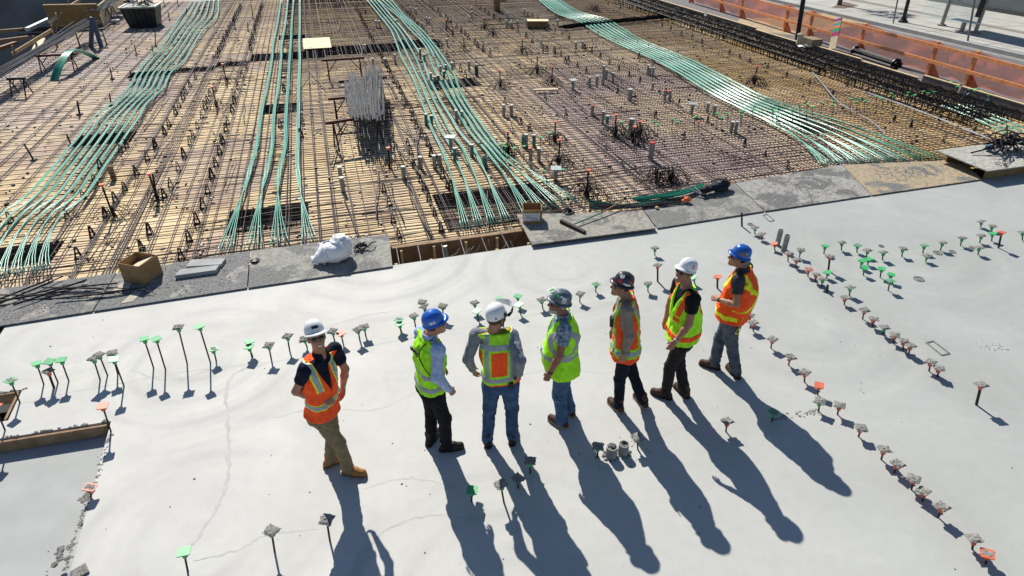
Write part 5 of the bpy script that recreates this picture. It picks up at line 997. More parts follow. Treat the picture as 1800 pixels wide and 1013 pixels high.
# ---------------------------------------------------------------- dowel clusters round the columns
POSTM=MB().tube([(0,0,0),(0,0,1)],1,8).mesh('post',BLACKS,True); OCAP=MB().lathe([(.02,-.05),(.03,-.045),(.035,-.01),(.055,-.008),(.055,.008)],n=8).mesh('post_cap',mat('orange post cap',(.70,.16,.08),.6))
def hook(a,R,h,r=.011):
    c,s=math.cos(a),math.sin(a); return MB().tube(crom([(c*.05,s*.05,.02),(c*.07,s*.07,h*.8),(c*.18*R/.45,s*.18*R/.45,h),(c*R*.8,s*R*.8,h*.62),(c*R,s*R,.04),(c*(R+.12),s*(R+.12),.02)],4),r,5)
HK=[hook(k*2*math.pi*.382+random.uniform(-.2,.2),random.uniform(.22,.55),random.uniform(.20,.40),.010).mesh('hooked_bar',STEEL,True) for k in range(26)]
CLU=[('left',200,382,192,322,1),('left',278,355,266,305,1),('left',382,190,379,152,1),('left',399,146,396,112,1),('left',686,296,686,260,1),
 ('far',598,12,597,-8,0),('far',643,24,642,6,0),('far',785,54,785,34,1),('far',797,64,796,46,1),('far',852,52,852,31,1),('far',867,64,867,42,1),('far',816,87,816,64,1),('far',885,4,885,-12,0),
 ('middle',879,154,879,124,1),('middle',918,94,917,67,1),('middle',944,130,943,99,1),('middle',970,148,969,117,1),('middle',1043,20,1043,2,0),('right',1325,149,1325,116,1),
 ('right',1080,240,1080,202,1),('right',1113,252,1112,223,1),('right',1123,240,1124,214,1),('right',975,250,974,214,1),('right',982,290,981,246,1),('right',893,270,893,232,1),('right',1031,348,1031,299,1),('right',1178,318,1178,290,0),('right',1155,322,1155,300,0)]
for i,(zn,x,y,tx,ty,c) in enumerate(sorted(CLU,key=lambda q:-q[2])):
    b_=P(x,y,DZ); tp=PV(tx,ty,b_); h=max(.25,tp[2]-DZ); t=thing('column_dowels','cluster of hooked bars %s, %s cluster from the front'%('round an orange capped post' if c else 'with no orange cap',nth(i)),'bar cluster',tuple(b_),random.uniform(0,6),'hooked bar clusters over the columns')
    s=.92 if x>1000 else .75
    for me in random.sample(HK,24 if x>850 else 12): put('hooked_bar',me,t,scale=(s,s,s*random.uniform(.8,1.1)),rot=(0,0,random.uniform(-.2,.2)))
    if c: put('post',POSTM,t,scale=(.020,.020,h)); put('post_cap',OCAP,t,(0,0,h+.005))
# short capped rods in the deck
GC=zz(1340,0,(258,718),(306,712),(345,730),(405,700),(487,692),(478,715),(607,675),(650,695),(665,675),(702,690),(782,660),(823,672),(885,640),(903,660),(1000,632),(985,655),(1043,650),(1102,625),(1137,637),(1177,628),(1197,553),(1222,550),(1293,557),(1347,572),(1335,592),(1420,610),(1462,607),(1458,622),(1493,622),(1553,655),(1735,712),(70,745),(110,740),(75,760),(100,790),(208,750))+zz(880,0,(1330,800),(1483,775),(1555,773),(1517,803),(1645,762),(1653,785),(1725,755),(1177,815),(1210,835),(1055,830),(1077,852),(833,835))+zz(880,200,(22,205),(33,222),(95,232),(160,220),(275,158),(338,130),(297,390),(425,380))
for i,(x,y) in enumerate(sorted(GC,key=lambda q:q[0])): 
    stub('green capped thin rod in the rebar, %s such rod from the left'%nth(i),'green capped rods in the rebar',x,y,x-1,y+(24 if y>150 else 20)*random.uniform(.9,1.25),'g',0,.008,DZ,'capped rod')
for i,(x,y,y2) in enumerate(((1227,213,239),(1228,118,124))): pass
stub('red capped thin rod between green capped rods in the right rebar',None,1228,213,1228,238,'o',0,.009,DZ,'capped rod')
VR=zz(0,0,(527,690,545,790),(750,640,762,725),(920,308,936,378),(752,465,772,545),(1040,310,1048,368),(1060,200,1066,318),(890,480,900,550),(455,920,487,1000),(1150,80,1162,140),(1275,58,1277,112)) if 0 else [tuple(v/3.896 for v in q) for q in((527,690,545,790),(750,640,762,725),(920,308,936,378),(752,465,772,545),(1040,310,1048,368),(1060,200,1066,318),(890,480,900,550),(455,920,490,1000),(1150,80,1162,140),(1275,58,1277,112),(1120,0,1125,45),(1215,0,1220,45),(1595,105,1610,200),(1695,155,1700,215),(1720,30,1735,130))]+[(42,253,60,283),(136,178,141,202),(268,305,277,353)]
for i,(tx,ty,x,y) in enumerate(sorted(VR)):
    b_=P(x,y,DZ); tp=PV(tx,ty,b_); d=tp-b_; t=thing('upright_bar','bare dark upright rod in the left rebar bays, %s from the left'%nth(i),'upright rod',tuple(b_),0,'upright rods in the left bays'); MB().tube([(0,0,0),d],.021,7).build('rod',BLACKS,t); b=MB(); b.box((0,0,.03),(.16,.05,.03),.5); b.box((0,0,.03),(.05,.16,.032),.5); b.build('foot',BLACKS,t)
b=MB(); rs=np.random.default_rng(9)
for i in range(1500):
    X_,Y_=rs.uniform(-9,17),rs.uniform(10.6,36); 
    if not inpock(X_,Y_): b.box((X_,Y_,DZ+.08+rs.uniform(0,.05)),(rs.uniform(.02,.09),rs.uniform(.02,.05),rs.uniform(.02,.05)),rs.uniform(0,3))
tag(b.build('deck_scraps',BLACKS),'small dark ties, spacers and scraps scattered over the rebar','scraps',None,'stuff')
b=MB()
for i in range(240):
    X_,Y_=rs.uniform(-6,17.3),rs.uniform(10.6,34)
    if not inpock(X_,Y_): b.box((X_,Y_,DZ+.08),(rs.uniform(.03,.07),rs.uniform(.03,.05),.04),rs.uniform(0,3))
tag(b.build('pale_spacers',mat('pale spacer block',(.55,.54,.52),.8)),'small pale spacer blocks scattered under the rebar','spacers',None,'stuff')

def grit(px,n,label,rr=(.006,.022)):
    q=[P(*z,.03) for z in px]; o=q[0]; b=MB()
    for i in range(n):
        u,v=random.random(),random.random(); u=.5+(u-.5)*random.random()**.3; p=(q[0]*(1-u)+q[1]*u)*(1-v)+(q[3]*(1-u)+q[2]*u)*v; b.rock(p-o,random.uniform(*rr),random.uniform(.3,.6),5)
    t=b.build('grit',mat('grey concrete grit',(.21,.205,.195),.95,0,.4,30)); t.location=o; tag(t,label,'grit',None,'stuff')
grit([(0,565),(165,540),(200,485),(0,515)],420,'loose grey grit on the far left walkway board'); grit([(170,540),(432,502),(436,446),(210,482)],420,'loose grey grit on the walkway board round the carton'); grit([(440,500),(685,465),(680,418),(445,446)],160,'loose grey grit under the plastic bag',(.004,.016)); grit([(1170,395),(1340,368),(1288,326),(1140,352)],200,'loose grey grit on the walkway board under the rods',(.004,.016)); grit([(1360,360),(1515,338),(1470,298),(1310,325)],420,'loose grey grit heap on the light grey walkway board'); grit([(1550,325),(1650,308),(1640,288),(1510,297)],420,'grey gravel patch on the tan walkway board')
# ---------------------------------------------------------------- strand rack, sawhorses, far objects
RUST=mat('rusty steel beam',(.075,.030,.020),.75,.2,.3,8)
def sawhorse(label,l,r,hz,m=RUST,legs=True,base=None):
    a=P(*l,hz); c=P(*r,hz); o=(a+c)/2*A(1,1,0)+A(0,0,DZ); t=thing('sawhorse',label,'sawhorse',tuple(o),0,'sawhorses holding loose bars'); a=a-o;c=c-o; d=unit(c-a); s=A(-d[1],d[0],0)
    b=MB(); b.beam(a,c,.09,.07); b.build('top_beam',m,t)
    for u in(.12,.88):
        for sg in(1,-1): p=a+(c-a)*u; MB().tube([p-A(0,0,.03),p*A(1,1,0)+s*sg*.24+A(0,0,.02)],.022,5).build('leg',m,t)
        p=a+(c-a)*u; q=a+(c-a)*(.34 if u<.5 else .66); MB().tube([p*A(1,1,0)+A(0,0,p[2]*.45),q-A(0,0,.03)],.016,5).build('brace',m,t)
    return t
z5p=lambda x,y:(440+x/3.896,y/3.896)
sawhorse('rusty sawhorse at the far end of the grey strand rack, nothing on its left part',z5p(487,415),z5p(782,395),.45)
sawhorse('rusty sawhorse carrying the far part of the grey strands',z5p(605,560),z5p(935,528),.45)
sawhorse('rusty sawhorse under the middle of the grey strands',z5p(533,680),z5p(860,650),.45)
sawhorse('rusty sawhorse under the near part of the grey strands',z5p(516,845),z5p(916,783),.45)
q=P(*z5p(780,640),.5); t=thing('strand_stack','stack of grey bare steel strands lying across rusty sawhorses','strand stack',tuple(q)); rest=MB()
SG=mat('grey bare strand',(.075,.075,.08),.55,.3,.3,30)
for i in range(150):
    u=i/149; u=(u*7.3)%1; x0=645+u*250+random.gauss(0,7); x1=690+u*215+random.gauss(0,8); yy0=(460 if u>.55 else 520)+random.uniform(-20,60); yy1=790+random.uniform(-15,40)+(150 if random.random()<.07 else 0)
    z0=.49+.09*random.random(); a=P(*z5p(x0,yy0),z0); c=P(*z5p(x1,yy1),z0-.02-(.2 if yy1>850 else 0))
    m_=(a+c)/2+A(random.gauss(0,.03),0,-.01); b=MB().tube([p-q for p in(a,m_,c)],.010,5)
    if i<100: b.build('strand',SG,t)
    else: rest.add(b.v,b.f)
rest.build('strand',SG,t)['kind']='stuff'
# pale plywood lid and the dark step across the far deck
DST=mat('dark stepped form',(.055,.038,.028),.8,0,.2,4)
def step(pts,h,label):
    q=[P(*p,DZ) for p in pts]; o=q[0]; t=thing('step_form',label,'step form',tuple(o)); b=MB()
    for i in range(len(q)-1): b.beam(q[i]-o+A(0,0,h/2),q[i+1]-o+A(0,0,h/2),.05,h)
    b.build('face_board',DST,t); b=MB()
    for i in range(len(q)-1): b.beam(q[i]-o+A(0,.04,h+.012),q[i+1]-o+A(0,.04,h+.012),.10,.02)
    b.build('top_edge',WOODD,t); b=MB()
    n=30
    return t
q=P(557,76,-.12); t=thing('plywood_lid','square pale plywood lid bridging the dark step in the far deck','plywood lid',tuple(q)); MB().box((0,0,0),(1.15,1.5,.02),.0).build('sheet',PALE,t); t.rotation_euler=(.10,0,0); MB().box((-.5,.5,-.06),(.09,.09,.10)).build('batten',WOOD,t); MB().box((.5,.5,-.06),(.09,.09,.10)).build('batten',WOOD,t)
q=P(945,50,DZ); t=thing('timber_crate','small tan timber box standing far in the sleeve field','timber box',tuple(q),-.3); b=MB(); b.box((0,0,.18),(1.0,.55,.36)); b.build('sides',FORM,t); b=MB(); b.box((0,0,.372),(1.04,.59,.02)); b.build('lid',PALE,t)
q=P(873,20,DZ); t=thing('timber_post','brown timber post at the top edge of the middle bay','timber post',tuple(q)); MB().box((0,0,.45),(.35,.3,.9)).build('post',FORM,t)
q=P(960,158,DZ+.1); t=thing('timber_batten','short pale batten lying beside a dowel cluster in the sleeve field','batten',tuple(q),-.2); MB().box((0,0,0),(.8,.12,.05)).build('batten',PALE,t)
# black rebar bundles in the far right
def bundle(name,label,pts,n,r,sp,m,z=DZ+.1):
    q=[P(*p,z) for p in pts]; o=q[0]; t=thing(name,label,'rebar bundle',tuple(o)); c=crom(q,4)
    for i in range(n):
        f=A(random.gauss(0,sp),random.gauss(0,sp),abs(random.gauss(0,sp*.5))); MB().tube([p-o+f+A(0,0,random.uniform(-.01,.01)) for p in c],r,5).build('bar',m,t)
bundle('rebar_bundle','dark bundle of bars crossing the far right bay',[(990,50),(1080,40),(1190,29)],24,.014,.13,BLACKS)
bundle('rebar_bundle','dark bundle of bars along the inner side of the right edge cage',[(1085,0),(1210,36),(1330,76),(1440,113)],16,.016,.05,BLACKS,DZ+.15)
CND=mat('grey blue conduit',(.20,.22,.26),.5,.2)
bundle('conduit_run','pair of pale grey conduits lying diagonally over the right bay',[(1428,128),(1445,147),(1467,174),(1500,197),(1530,213),(1556,236)],2,.014,.025,CND,DZ+.12)
bundle('conduit_run','pair of pale grey conduits running to the raised form box',[(1520,162),(1580,182),(1640,205),(1700,229),(1735,243)],2,.014,.03,CND,DZ+.12)
# ---------------------------------------------------------------- black edge cage on the right, in four lengths
ST=[]
for k in range(3):
    b=MB()
    for j in range(3):
        x=-.62+j*.62; b.tube([(x-.29,random.uniform(-.03,.03),0),(x-.30,0,.22),(x-.14,0,.31),(x+.14,0,.31),(x+.30,0,.22),(x+.29,random.uniform(-.03,.03),0)],.017,4)
    ST.append(b.mesh('stirrup',BLACKS,True))
yy=13.4
for i,(a,c) in enumerate(((13.2,19.4),(19.5,25.8),(25.9,32.5),(32.6,42))):
    t=thing('edge_cage','black rebar edge cage of closely spaced hoops, %s length from the front'%nth(i),'rebar cage',(18.45,a,DZ),0,'edge cage lengths'); n=int((c-a)/(.105 if i<2 else .13)); rest=MB()
    for k in range(n): o=put('stirrup',random.choice(ST),t,(random.uniform(-.03,.03),k*(c-a)/n,random.uniform(-.02,.05)),(random.uniform(-.15,.15),0,random.uniform(-.1,.1)))
    for x in(-.92,-.9,-.6,-.3,0,.3,.6,.9):
        for z in(.05,.27): MB().tube([(x+random.uniform(-.04,.04),0,z),(x+random.uniform(-.04,.04),(c-a)/2,z),(x,c-a,z)],.017,5).build('long_bar',BLACKS,t)
# edge form with pale top and chalk letters
EF=mat('grey faced form',(.12,.11,.10),.8,0,.2,3); PT=mat('pale form edge',(.62,.47,.26),.8)
segs=[(11.2,15.6,19.62,.12),(15.7,17.1,19.62,.12),(17.2,19.8,19.52,.02),(20,23.4,19.62,.05),(23.6,26.5,19.5,.02),(26.7,31,19.66,.05),(31.2,42,19.6,.04)]
for i,(a,c,x,zt) in enumerate(segs):
    t=thing('edge_form','grey edge form board with a pale top behind the black cage, %s from the front'%nth(i),'form board',(x,a,DZ),0,'edge form boards'); b=MB(); b.box((0,(c-a)/2,(zt-DZ)/2),(.035,c-a,zt-DZ)); b.build('board',EF,t); b=MB(); b.box((.02,(c-a)/2,zt-DZ+.012),(.10,c-a,.022)); b.build('top_edge',PT,t)
    if i==0:
        q=P(1706,172,.0); yk=q[1]-a; b=MB(); s=.26
        for x0_,st in((.30,[((0,0),(0,1)),((.5,1),(0,.5)),((.1,.55),(.5,0))]),(-.45,[((0,0),(.25,1)),((.25,1),(.5,0)),((.1,.38),(.4,.38))])):
            for (u,v),(u2,v2) in st: b.tube([(-.022,yk+x0_+.25-u*s*1.3*1.0,.06+v*s),(-.022,yk+x0_+.25-u2*s*1.3,.06+v2*s)],.013,4)
        b.build('chalk_letters',mat('pale blue chalk',(.35,.50,.60),.9),t)
# orange railing with netting
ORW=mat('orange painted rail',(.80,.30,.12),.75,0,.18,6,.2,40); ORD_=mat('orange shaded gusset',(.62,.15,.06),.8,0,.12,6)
PO=[(1795,190,1803,138),(1722,149,1734,101),(1607,133,1623,73),(1519,93,1525,48),(1433,66,1441,27),(1366,55,1373,8),(1312,30,1317,-8),(1262,20,1267,-18),(1205,4,1212,-30)]
rz_=-.12; rail=thing('guard_rail','orange timber guard rail with posts, gussets and orange netting along the street','guard rail',tuple(P(1607,133,rz_))); ro=A(*rail.location); bs=[];tp=[]
BX=[P(x,y,rz_) for x,y,_,_ in PO]; fx=np.polyfit([b[1] for b in BX],[b[0] for b in BX],1)
for (x,y,tx,ty),b_ in zip(PO,BX):
    b_=A(np.polyval(fx,b_[1]),b_[1],rz_); tpp=b_+A(0,0,1.12); bs.append(b_-ro); tp.append(tpp-ro)
    MB().beam(b_-ro-A(0,0,.15),tpp-ro,.10,.10,up=(0,1,0)).build('post',ORW,rail)
    g_=MB(); p=b_-ro; g_.add([p+A(.02,-.03,.45),p+A(.02,-.48,0),p+A(.02,-.03,0),p+A(.055,-.03,.45),p+A(.055,-.48,0),p+A(.055,-.03,0)],[(0,1,2),(5,4,3),(0,3,4,1),(1,4,5,2),(2,5,3,0)]); g_.build('gusset',ORD_,rail)
for i in range(len(bs)-1):
    for h_,nm in((.98,'top_rail'),(.46,'mid_rail')): MB().beam(bs[i]+A(-.065,0,h_),bs[i+1]+A(-.065,.01,h_),.045,.11).build(nm,ORW,rail)
nm,nn,nl,nb=nodes('orange netting'); nb.inputs['Base Color'].default_value=(.85,.16,.06,1); tr_=N(nn,'ShaderNodeBsdfTransparent'); ms=N(nn,'ShaderNodeMixShader'); tcn=N(nn,'ShaderNodeTexCoord'); nzz=N(nn,'ShaderNodeTexNoise',Scale=1.2,Detail=3); nl.new(tcn.outputs['Object'],nzz.inputs['Vector'])
mr=N(nn,'ShaderNodeMapRange'); mr.inputs[1].default_value=.3; mr.inputs[2].default_value=.7; mr.inputs[3].default_value=.34; mr.inputs[4].default_value=.42; nl.new(nzz.outputs[0],mr.inputs[0]); nl.new(mr.outputs[0],ms.inputs[0]); nl.new(tr_.outputs[0],ms.inputs[2]); tl_=N(nn,'ShaderNodeBsdfTranslucent'); tl_.inputs[0].default_value=(.95,.20,.08,1); m2_=N(nn,'ShaderNodeMixShader'); m2_.inputs[0].default_value=.55; nl.new(nb.outputs[0],m2_.inputs[1]); nl.new(tl_.outputs[0],m2_.inputs[2]); nl.new(m2_.outputs[0],ms.inputs[1]); nl.new(ms.outputs[0],nn['Material Output'].inputs[0])
b=MB(); v=[]; K=10
for i in range(len(bs)-1):
    for k in range(K):
        f=k/K; p=bs[i]+(bs[i+1]-bs[i])*f; sag=.14*math.sin(f*math.pi)*random.uniform(.6,1.2)
        for j in range(6): v.append(p+A(.06+.05*math.sin(i*3+k*1.1+j)+(.18 if j==0 else 0),0,.02+(1.10-sag)*j/5))
nr=len(v)//6; b.add(v,[(6*i+j,6*i+j+1,6*i+j+7,6*i+j+6) for i in range(nr-1) for j in range(5)]); b.build('netting',nm,rail,True)
# bundle of bars by the fence, painted plank, block
q0,q1=P(1500,96,.05),P(1577,121,.05); t=thing('rebar_bundle','thick bundle of dark bars tied at both ends beside the orange rail','rebar bundle',tuple(q0)); 
for i in range(46): a=random.uniform(0,6.28); r_=.24*math.sqrt(random.random()); f=A(math.cos(a)*r_,0,math.sin(a)*r_*.7+.12); MB().tube([f,q1-q0+f*.9],.016,5).build('bar',SG if i%3==0 else STEEL,t)
for u in(.03,.95): b=MB(); p=(q1-q0)*u+A(0,0,.12); b.tube([p-unit(q1-q0)*.02,p+unit(q1-q0)*.02],.215,12); b.build('end_wrap',BLACKS,t)
a=P(1463,86,.1); tp_=PV(1486,37,a); d=tp_-a; t=thing('painted_plank','timber plank with painted stripes of pink, green and purple leaning on the rail','plank',tuple(a)); d=d+A(.15,.55,0); sd=unit(np.cross(d,A(-1,0,.2))); M_=None
def strip(u0,u1,m,nm,e=0):
    b=MB(); b.beam(d*u0,d*u1,.34+e,.03+e,up=(-1,0,.3)); b.build(nm,m,t)
strip(0,1,PALE,'plank'); 
for u0,u1,c in((.42,.55,(.50,.05,.17)),(.56,.66,(.04,.42,.22)),(.67,.75,(.75,.28,.08)),(.77,.84,(.12,.38,.45)),(.85,.90,(.60,.50,.14)),(.91,1.,(.35,.08,.35))): strip(u0,u1,STK('stripe %d'%int(u0*100),c),'painted_stripe',.006)
q=P(1425,80,.0); t=thing('concrete_block','pale block with a white splash on the black cage beside the form','block',tuple(q)); MB().box((0,0,.14),(.5,.7,.30)).build('block',mat('khaki board',(.25,.20,.12),.8),t); b=MB(); b.lathe([(.10,0),(.09,.3),(.14,.42),(.06,.46)],(-.42,.25,0),n=8); b.build('paper_sack',mat('torn paper sack',(.45,.38,.28),.9),t); b=MB(); b.rock((-.45,-.1,.02),.28,.1,9); b.build('white_splash',W_,t)
# ---------------------------------------------------------------- left edge: rails, racks, skip
def leftrail(label,posts,rails):
    q=P(*posts[0][:2],DZ); t=thing('timber_rail',label,'guard rail',tuple(q))
    for x,y,tx,ty in posts: b_=P(x,y,DZ); MB().beam(b_-q,PV(tx,ty,b_)-q,.07,.07,up=(0,1,0)).build('post',WOODD,t)
    for (a,ab),(c,cb) in rails: a3=PV(*a,P(*ab,DZ)); c3=PV(*c,P(*cb,DZ)); MB().beam(a3-q,c3-q,.05,.13).build('rail',WOOD,t)
leftrail('pale timber guard rail on dark posts at the left deck edge',[(30,106,21,80),(67,87,58,63),(101,84,90,44)],[((22,95),(30,106)),((92,52),(100,84))] and [(((22,95),(30,106)),((93,52),(100,84)))])
leftrail('pale timber guard rail further back at the top left',[(98,55,107,22),(124,24,120,2),(145,12,142,-4)],[(((98,26),(98,52)),((141,0),(147,14)))])
q=P(92,51,DZ); t=thing('timber_beam','thick pale timber leaning up from the left rail','timber',tuple(q)); MB().beam((0,0,.3),PV(106,24,P(104,46,DZ))-q,.18,.10).build('beam',PALE,t)
q=P(60,94,DZ); t=thing('timber_beam','pale timber brace leaning down behind the left sawhorse','timber',tuple(q)); MB().beam((0,0,0),PV(73,68,P(70,80,DZ))-q,.3,.04).build('beam',PALE,t)
t=sawhorse('dark sawhorse nearest at the left edge carrying grey bars',(12,139),(44,138),.25,BLACKS); t=sawhorse('rusty sawhorse under the left bars beside the green arch',(57,99),(133,95),.3,RUST); t=sawhorse('black sawhorse under the far end of the left bars',(124,56),(186,51),.35,BLACKS); t=sawhorse('black sawhorse against the tan form wall at top left',(184,14),(197,9),.45,BLACKS); t=sawhorse('black sawhorse standing farthest back at top left',(218,3),(228,0),.45,BLACKS)
def stack(label,a,c,za,zc,n,sp,m,r=.018):
    A_,C_=P(*a,za),P(*c,zc); t=thing('bar_stack',label,'bar stack',tuple(A_))
    for i in range(n): f=A(random.gauss(0,sp),0,abs(random.gauss(0,.05))); f2=A(random.gauss(0,sp),0,abs(random.gauss(0,.05))); MB().tube([f,C_-A_+f2],r,5).build('bar',m if i%3 else STEEL,t)
stack('long grey bars lying over the sawhorses at the left edge',(-30,150),(158,38),.30,.42,26,.22,SG); stack('grey bars lying on the rack at the top left corner',(165,20),(215,-8),.5,.5,16,.3,SG)
q=P(160,84,DZ); t=thing('a_frame','blue grey steel A-frame standing by the left sawhorses','A-frame',tuple(q)); ap_=PV(162,31,P(168,84,DZ))-q
for e in((160,84),(179,85)): MB().beam(P(*e,DZ)-q,ap_,.16,.12,up=(0,1,0)).build('leg',mat('blue grey steel',(.07,.09,.13),.5,.2),t)
# green arch of strands
a,c=P(95,142,DZ),P(170,103,DZ); t=thing('cable_arch','arch of green cable strands bent up over the left deck','cable band',tuple(a)); m1=PV(104,117,a+(c-a)*.10); m2=PV(117,95,a+(c-a)*.32); m3=PV(131,88,a+(c-a)*.55); m4=PV(150,93,a+(c-a)*.8)
for k in range(7): f=A((k-3)*.040,0,0); MB().tube([p-a+f for p in crom([a,m1,m2,m3,m4,c],6)],.021,6).build('strand',GRN2 if k<4 else GRN,t,True)
# skip full of scrap
q=P(257,46,DZ); t=thing('scrap_tub','dark tapered steel tub heaped with bars and scrap near the top left','scrap tub',tuple(q),-.05); b=MB(); w0,w1=.62,.80; 
b.add([(-w0,-.5,0),(w0,-.5,0),(w0,.5,0),(-w0,.5,0),(-w1,-.7,.95),(w1,-.7,.95),(w1,.7,.95),(-w1,.7,.95)],[(3,2,1,0),(0,1,5,4),(1,2,6,5),(2,3,7,6),(3,0,4,7),(4,5,6,7)]); b.build('tub',mat('dark tub steel',(.035,.038,.036),.5,.3,.25,3,.2,20),t); b=MB()
for p_,q_ in(((-w1,-.7),(w1,-.7)),((w1,-.7),(w1,.7)),((w1,.7),(-w1,.7)),((-w1,.7),(-w1,-.7))): b.beam((*p_,.95),(*q_,.95),.08,.07)
b.build('rim',mat('tub rim',(.30,.31,.30),.5,.3),t)
for i in range(7): b=MB(); b.beam((-.57+i*.19,-.52-.03,.08),(-.72+i*.24,-.70-.03,.9),.05,.03,up=(0,1,0)); b.build('rib',MATS['dark tub steel'],t)
for i in range(26): a_=random.uniform(0,3.14); l=random.uniform(.3,.9); c_=A(random.uniform(-.5,.5),random.uniform(-.4,.4),.95+random.uniform(0,.4)); d_=A(math.cos(a_),math.sin(a_)*.5,random.uniform(-.2,.3)); MB().tube([c_-d_*l/2,c_+A(0,0,.1),c_+d_*l/2],.03,5).build('scrap_bar',(SG,STEEL,PALE)[i%3],t)
# tan form walls top left
q=P(90,48,DZ); r_=P(182,46,DZ); t=thing('form_wall','tan plywood form wall facing the camera at the top left','form wall',tuple(q)); b=MB(); b.beam(A(0,0,.5),r_-q+A(0,0,.5),.04,1.0); b.build('panel',mat('tan form panel',(.24,.15,.06)),t); b=MB(); b.beam(A(0,0,1.02),r_-q+A(0,0,1.02),.12,.04); b.build('cap_rail',WOOD,t)
s_=P(184,46,DZ); e_=P(224,4,DZ); t=thing('form_wall','long pale plywood form wall running back from the tan one','form wall',tuple(s_)); b=MB(); b.beam(A(0,0,.48),e_-s_+A(0,0,.48),.04,.96); b.build('panel',PALE,t)
for i in range(6):
    p=s_+(e_-s_)*(i+.4)/6; tt=thing('base_plate','pale block at the foot of the long form wall, %s from the front'%nth(i),'foot block',(p[0]+.4,p[1],DZ+.09),0,'foot blocks of the form wall'); MB().box((0,0,.04),(.5,.4,.12)).build('block',mat('grey block',(.30,.31,.36),.8),tt)
for i,(a,c,l) in enumerate((((-20,57),(42,52),'brown timber waler high on the dark excavation at far left'),((-20,75),(50,66),'brown timber waler low on the dark excavation at far left'),((-20,92),(28,76),'rusty timber sheet edge beside the deck at far left'))):
    A_,C_=P(*a,-.9),P(*c,-.9); tt=thing('waler',l,'timber waler',tuple(A_)); MB().beam((0,0,0),C_-A_,.2,.16).build('beam',WOODD if i<2 else FORM,tt)
t=thing('scaffold_bars','steel bars and pale beam standing over the dark excavation at left','scaffold',tuple(P(55,60,-.6))); q=A(*t.location); MB().beam(P(48,52,-.5)-q,P(93,31,-.5)-q,.22,.16).build('beam',mat('galvanised beam',(.40,.43,.46),.5,.3),t)
for i in range(9): p=P(30+i*5,50+random.uniform(-3,14),-.8)-q; MB().tube([p,p+A(1.6,-.2,0)],.03,5).build('bar',STEEL,t)
# ---------------------------------------------------------------- street side
def pole(label,x,y,x2,y2,r,z,m,h,cat,foot=False):
    b_=P(x,y,z); tp_=PV(x2,y2,b_); d=unit(tp_-b_); t=thing('street_pole',label,cat,tuple(b_)); b=MB(); b.tube([(0,0,0),d*h],r,10); b.build('shaft',m,t)
    if foot: b=MB(); b.lathe([(r*2.6,0),(r*2.6,.06),(r*1.7,.10),(r*1.5,.22)],n=12); b.build('foot',m,t)
    return t
BP=mat('black pole paint',(.018,.018,.02),.4); GP=mat('grey pole paint',(.20,.21,.21),.4,.3)
pole('black lamp post standing in the street right behind the orange rail',1401,70,1412,0,.10,-.16,BP,5.5,'lamp post'); pole('black lamp post with a round foot on the far pavement',1587,39,1597,0,.085,0,BP,5.5,'lamp post',True); pole('thin grey sign pole left of the black lamp post on the far pavement',1570,41,1578,0,.035,0,GP,3.2,'sign pole'); pole('thin grey stop pole at the kerb in front of the bus shelter',1701,72,1711,14,.04,0,GP,2.9,'stop pole')
c=P(1687,52,0); t=thing('bus_shelter','glass bus shelter with steel posts and bench on the far pavement','bus shelter',tuple(c)); p1,p2=P(1655,45,0)-c,P(1714,58,0)-c
SS=mat('shelter steel',(.28,.27,.25),.4,.5)
for p in(p1,p2): b=MB(); b.tube([p,p+A(0,0,2.6)],.085,12); o=b.build('post',SS,t); b=MB(); b.lathe([(.2,0),(.2,.05),(.1,.06)],tuple(p),n=14); b.build('foot',SS,o)
GLS=bpy.data.materials.new('shelter glass'); GLS.use_nodes=True; gn=GLS.node_tree; gb=gn.nodes['Principled BSDF']; gb.inputs['Base Color'].default_value=(.75,.9,.88,1); gb.inputs['Roughness'].default_value=.03; gb.inputs['Alpha'].default_value=.16
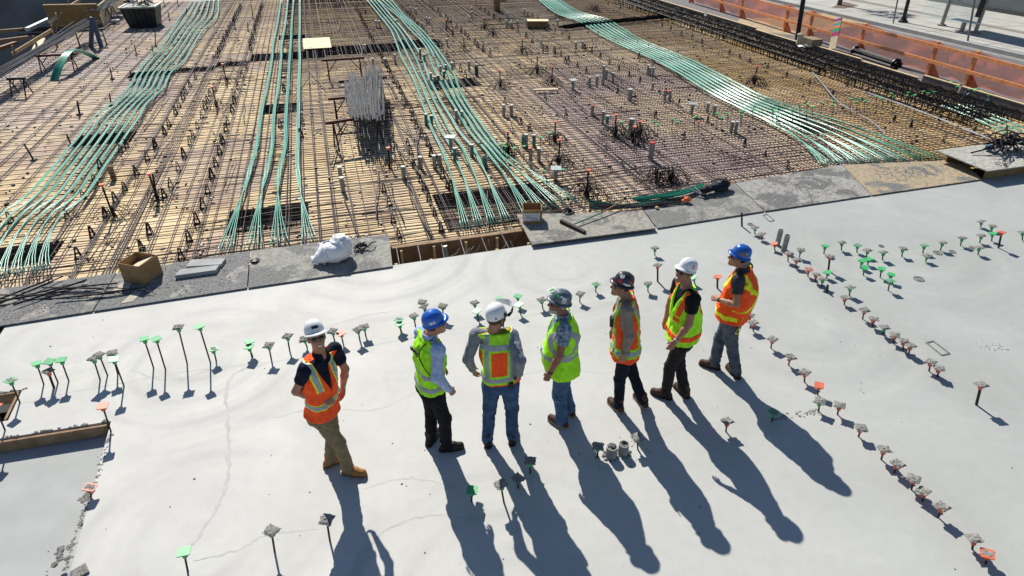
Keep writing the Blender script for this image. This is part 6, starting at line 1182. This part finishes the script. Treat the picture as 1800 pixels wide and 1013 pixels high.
d=unit(p2-p1)
for u in(-1.5,-.0): b=MB(); b.beam(p1+d*(u+.10)+A(0,0,1.25),p1+d*(u+(1.40 if u<0 else np.linalg.norm(p2-p1)-.1))+A(0,0,1.25),.012,2.1); b.build('glass_panel',GLS,t)
b=MB(); b.beam(p1-d*1.6+A(-.3,0,2.65),p2+d*1.3+A(-.3,0,2.65),1.7,.10); b.build('roof',SS,t)
s_=P(1690,55,0)-c; b=MB(); b.lathe([(.10,0),(.10,.42)],tuple(s_),n=12); o=b.build('bench',SS,t); b=MB(); b.beam(s_-d*.75+A(-.1,0,.45),s_+d*.75+A(-.1,0,.45),.42,.04); b.build('bench_seat',mat('frosted glass seat',(.62,.70,.70),.2),o)
b=MB(); b.box(p2+A(-.22,.0,1.05),(.08,.20,.75)); b.build('info_panel',BP,t)
q=P(1475,9,0); t=thing('palm_tree','young street palm in a square earth pit on the far pavement','tree',tuple(q)); b=MB(); b.tube([(0,0,0),(.03,0,1.5),(.0,.05,3.1)],[.13,.10,.09],10); b.build('trunk',mat('palm bark',(.12,.10,.08),.9,0,.3,10,.5,30),t); b=MB()
for k in range(34):
    a=k*2.4; el_=random.uniform(-.5,1.0); L=random.uniform(1.0,1.5); d_=A(math.cos(a)*math.cos(el_),math.sin(a)*math.cos(el_),math.sin(el_)); o=A(0,.05,3.1); s=unit(np.cross(d_,A(0,0,1)))
    for w in np.linspace(-.55,.55,7):
        tip=o+d_*L*.45+ (d_*math.cos(w)+s*math.sin(w))*L*.6-A(0,0,.12*abs(w)+.12); m_=o+d_*L*.45; e=np.cross(d_,s)*.0+s*.035; b.add([m_-e,m_+e,tip],[(0,1,2)])
    b.tube([o,o+d_*L*.45],.012,4)
b.build('crown',mat('palm leaves',(.06,.10,.03),.7,0,.3,3),t)
pt=[P(*z,.006) for z in((1462,13),(1483,3),(1509,10),(1484,15))]; b=MB(); b.add(pt,[(0,1,2,3)]); struct(b.build('tree_pit',mat('red brown pit earth',(.15,.10,.08),.95)))
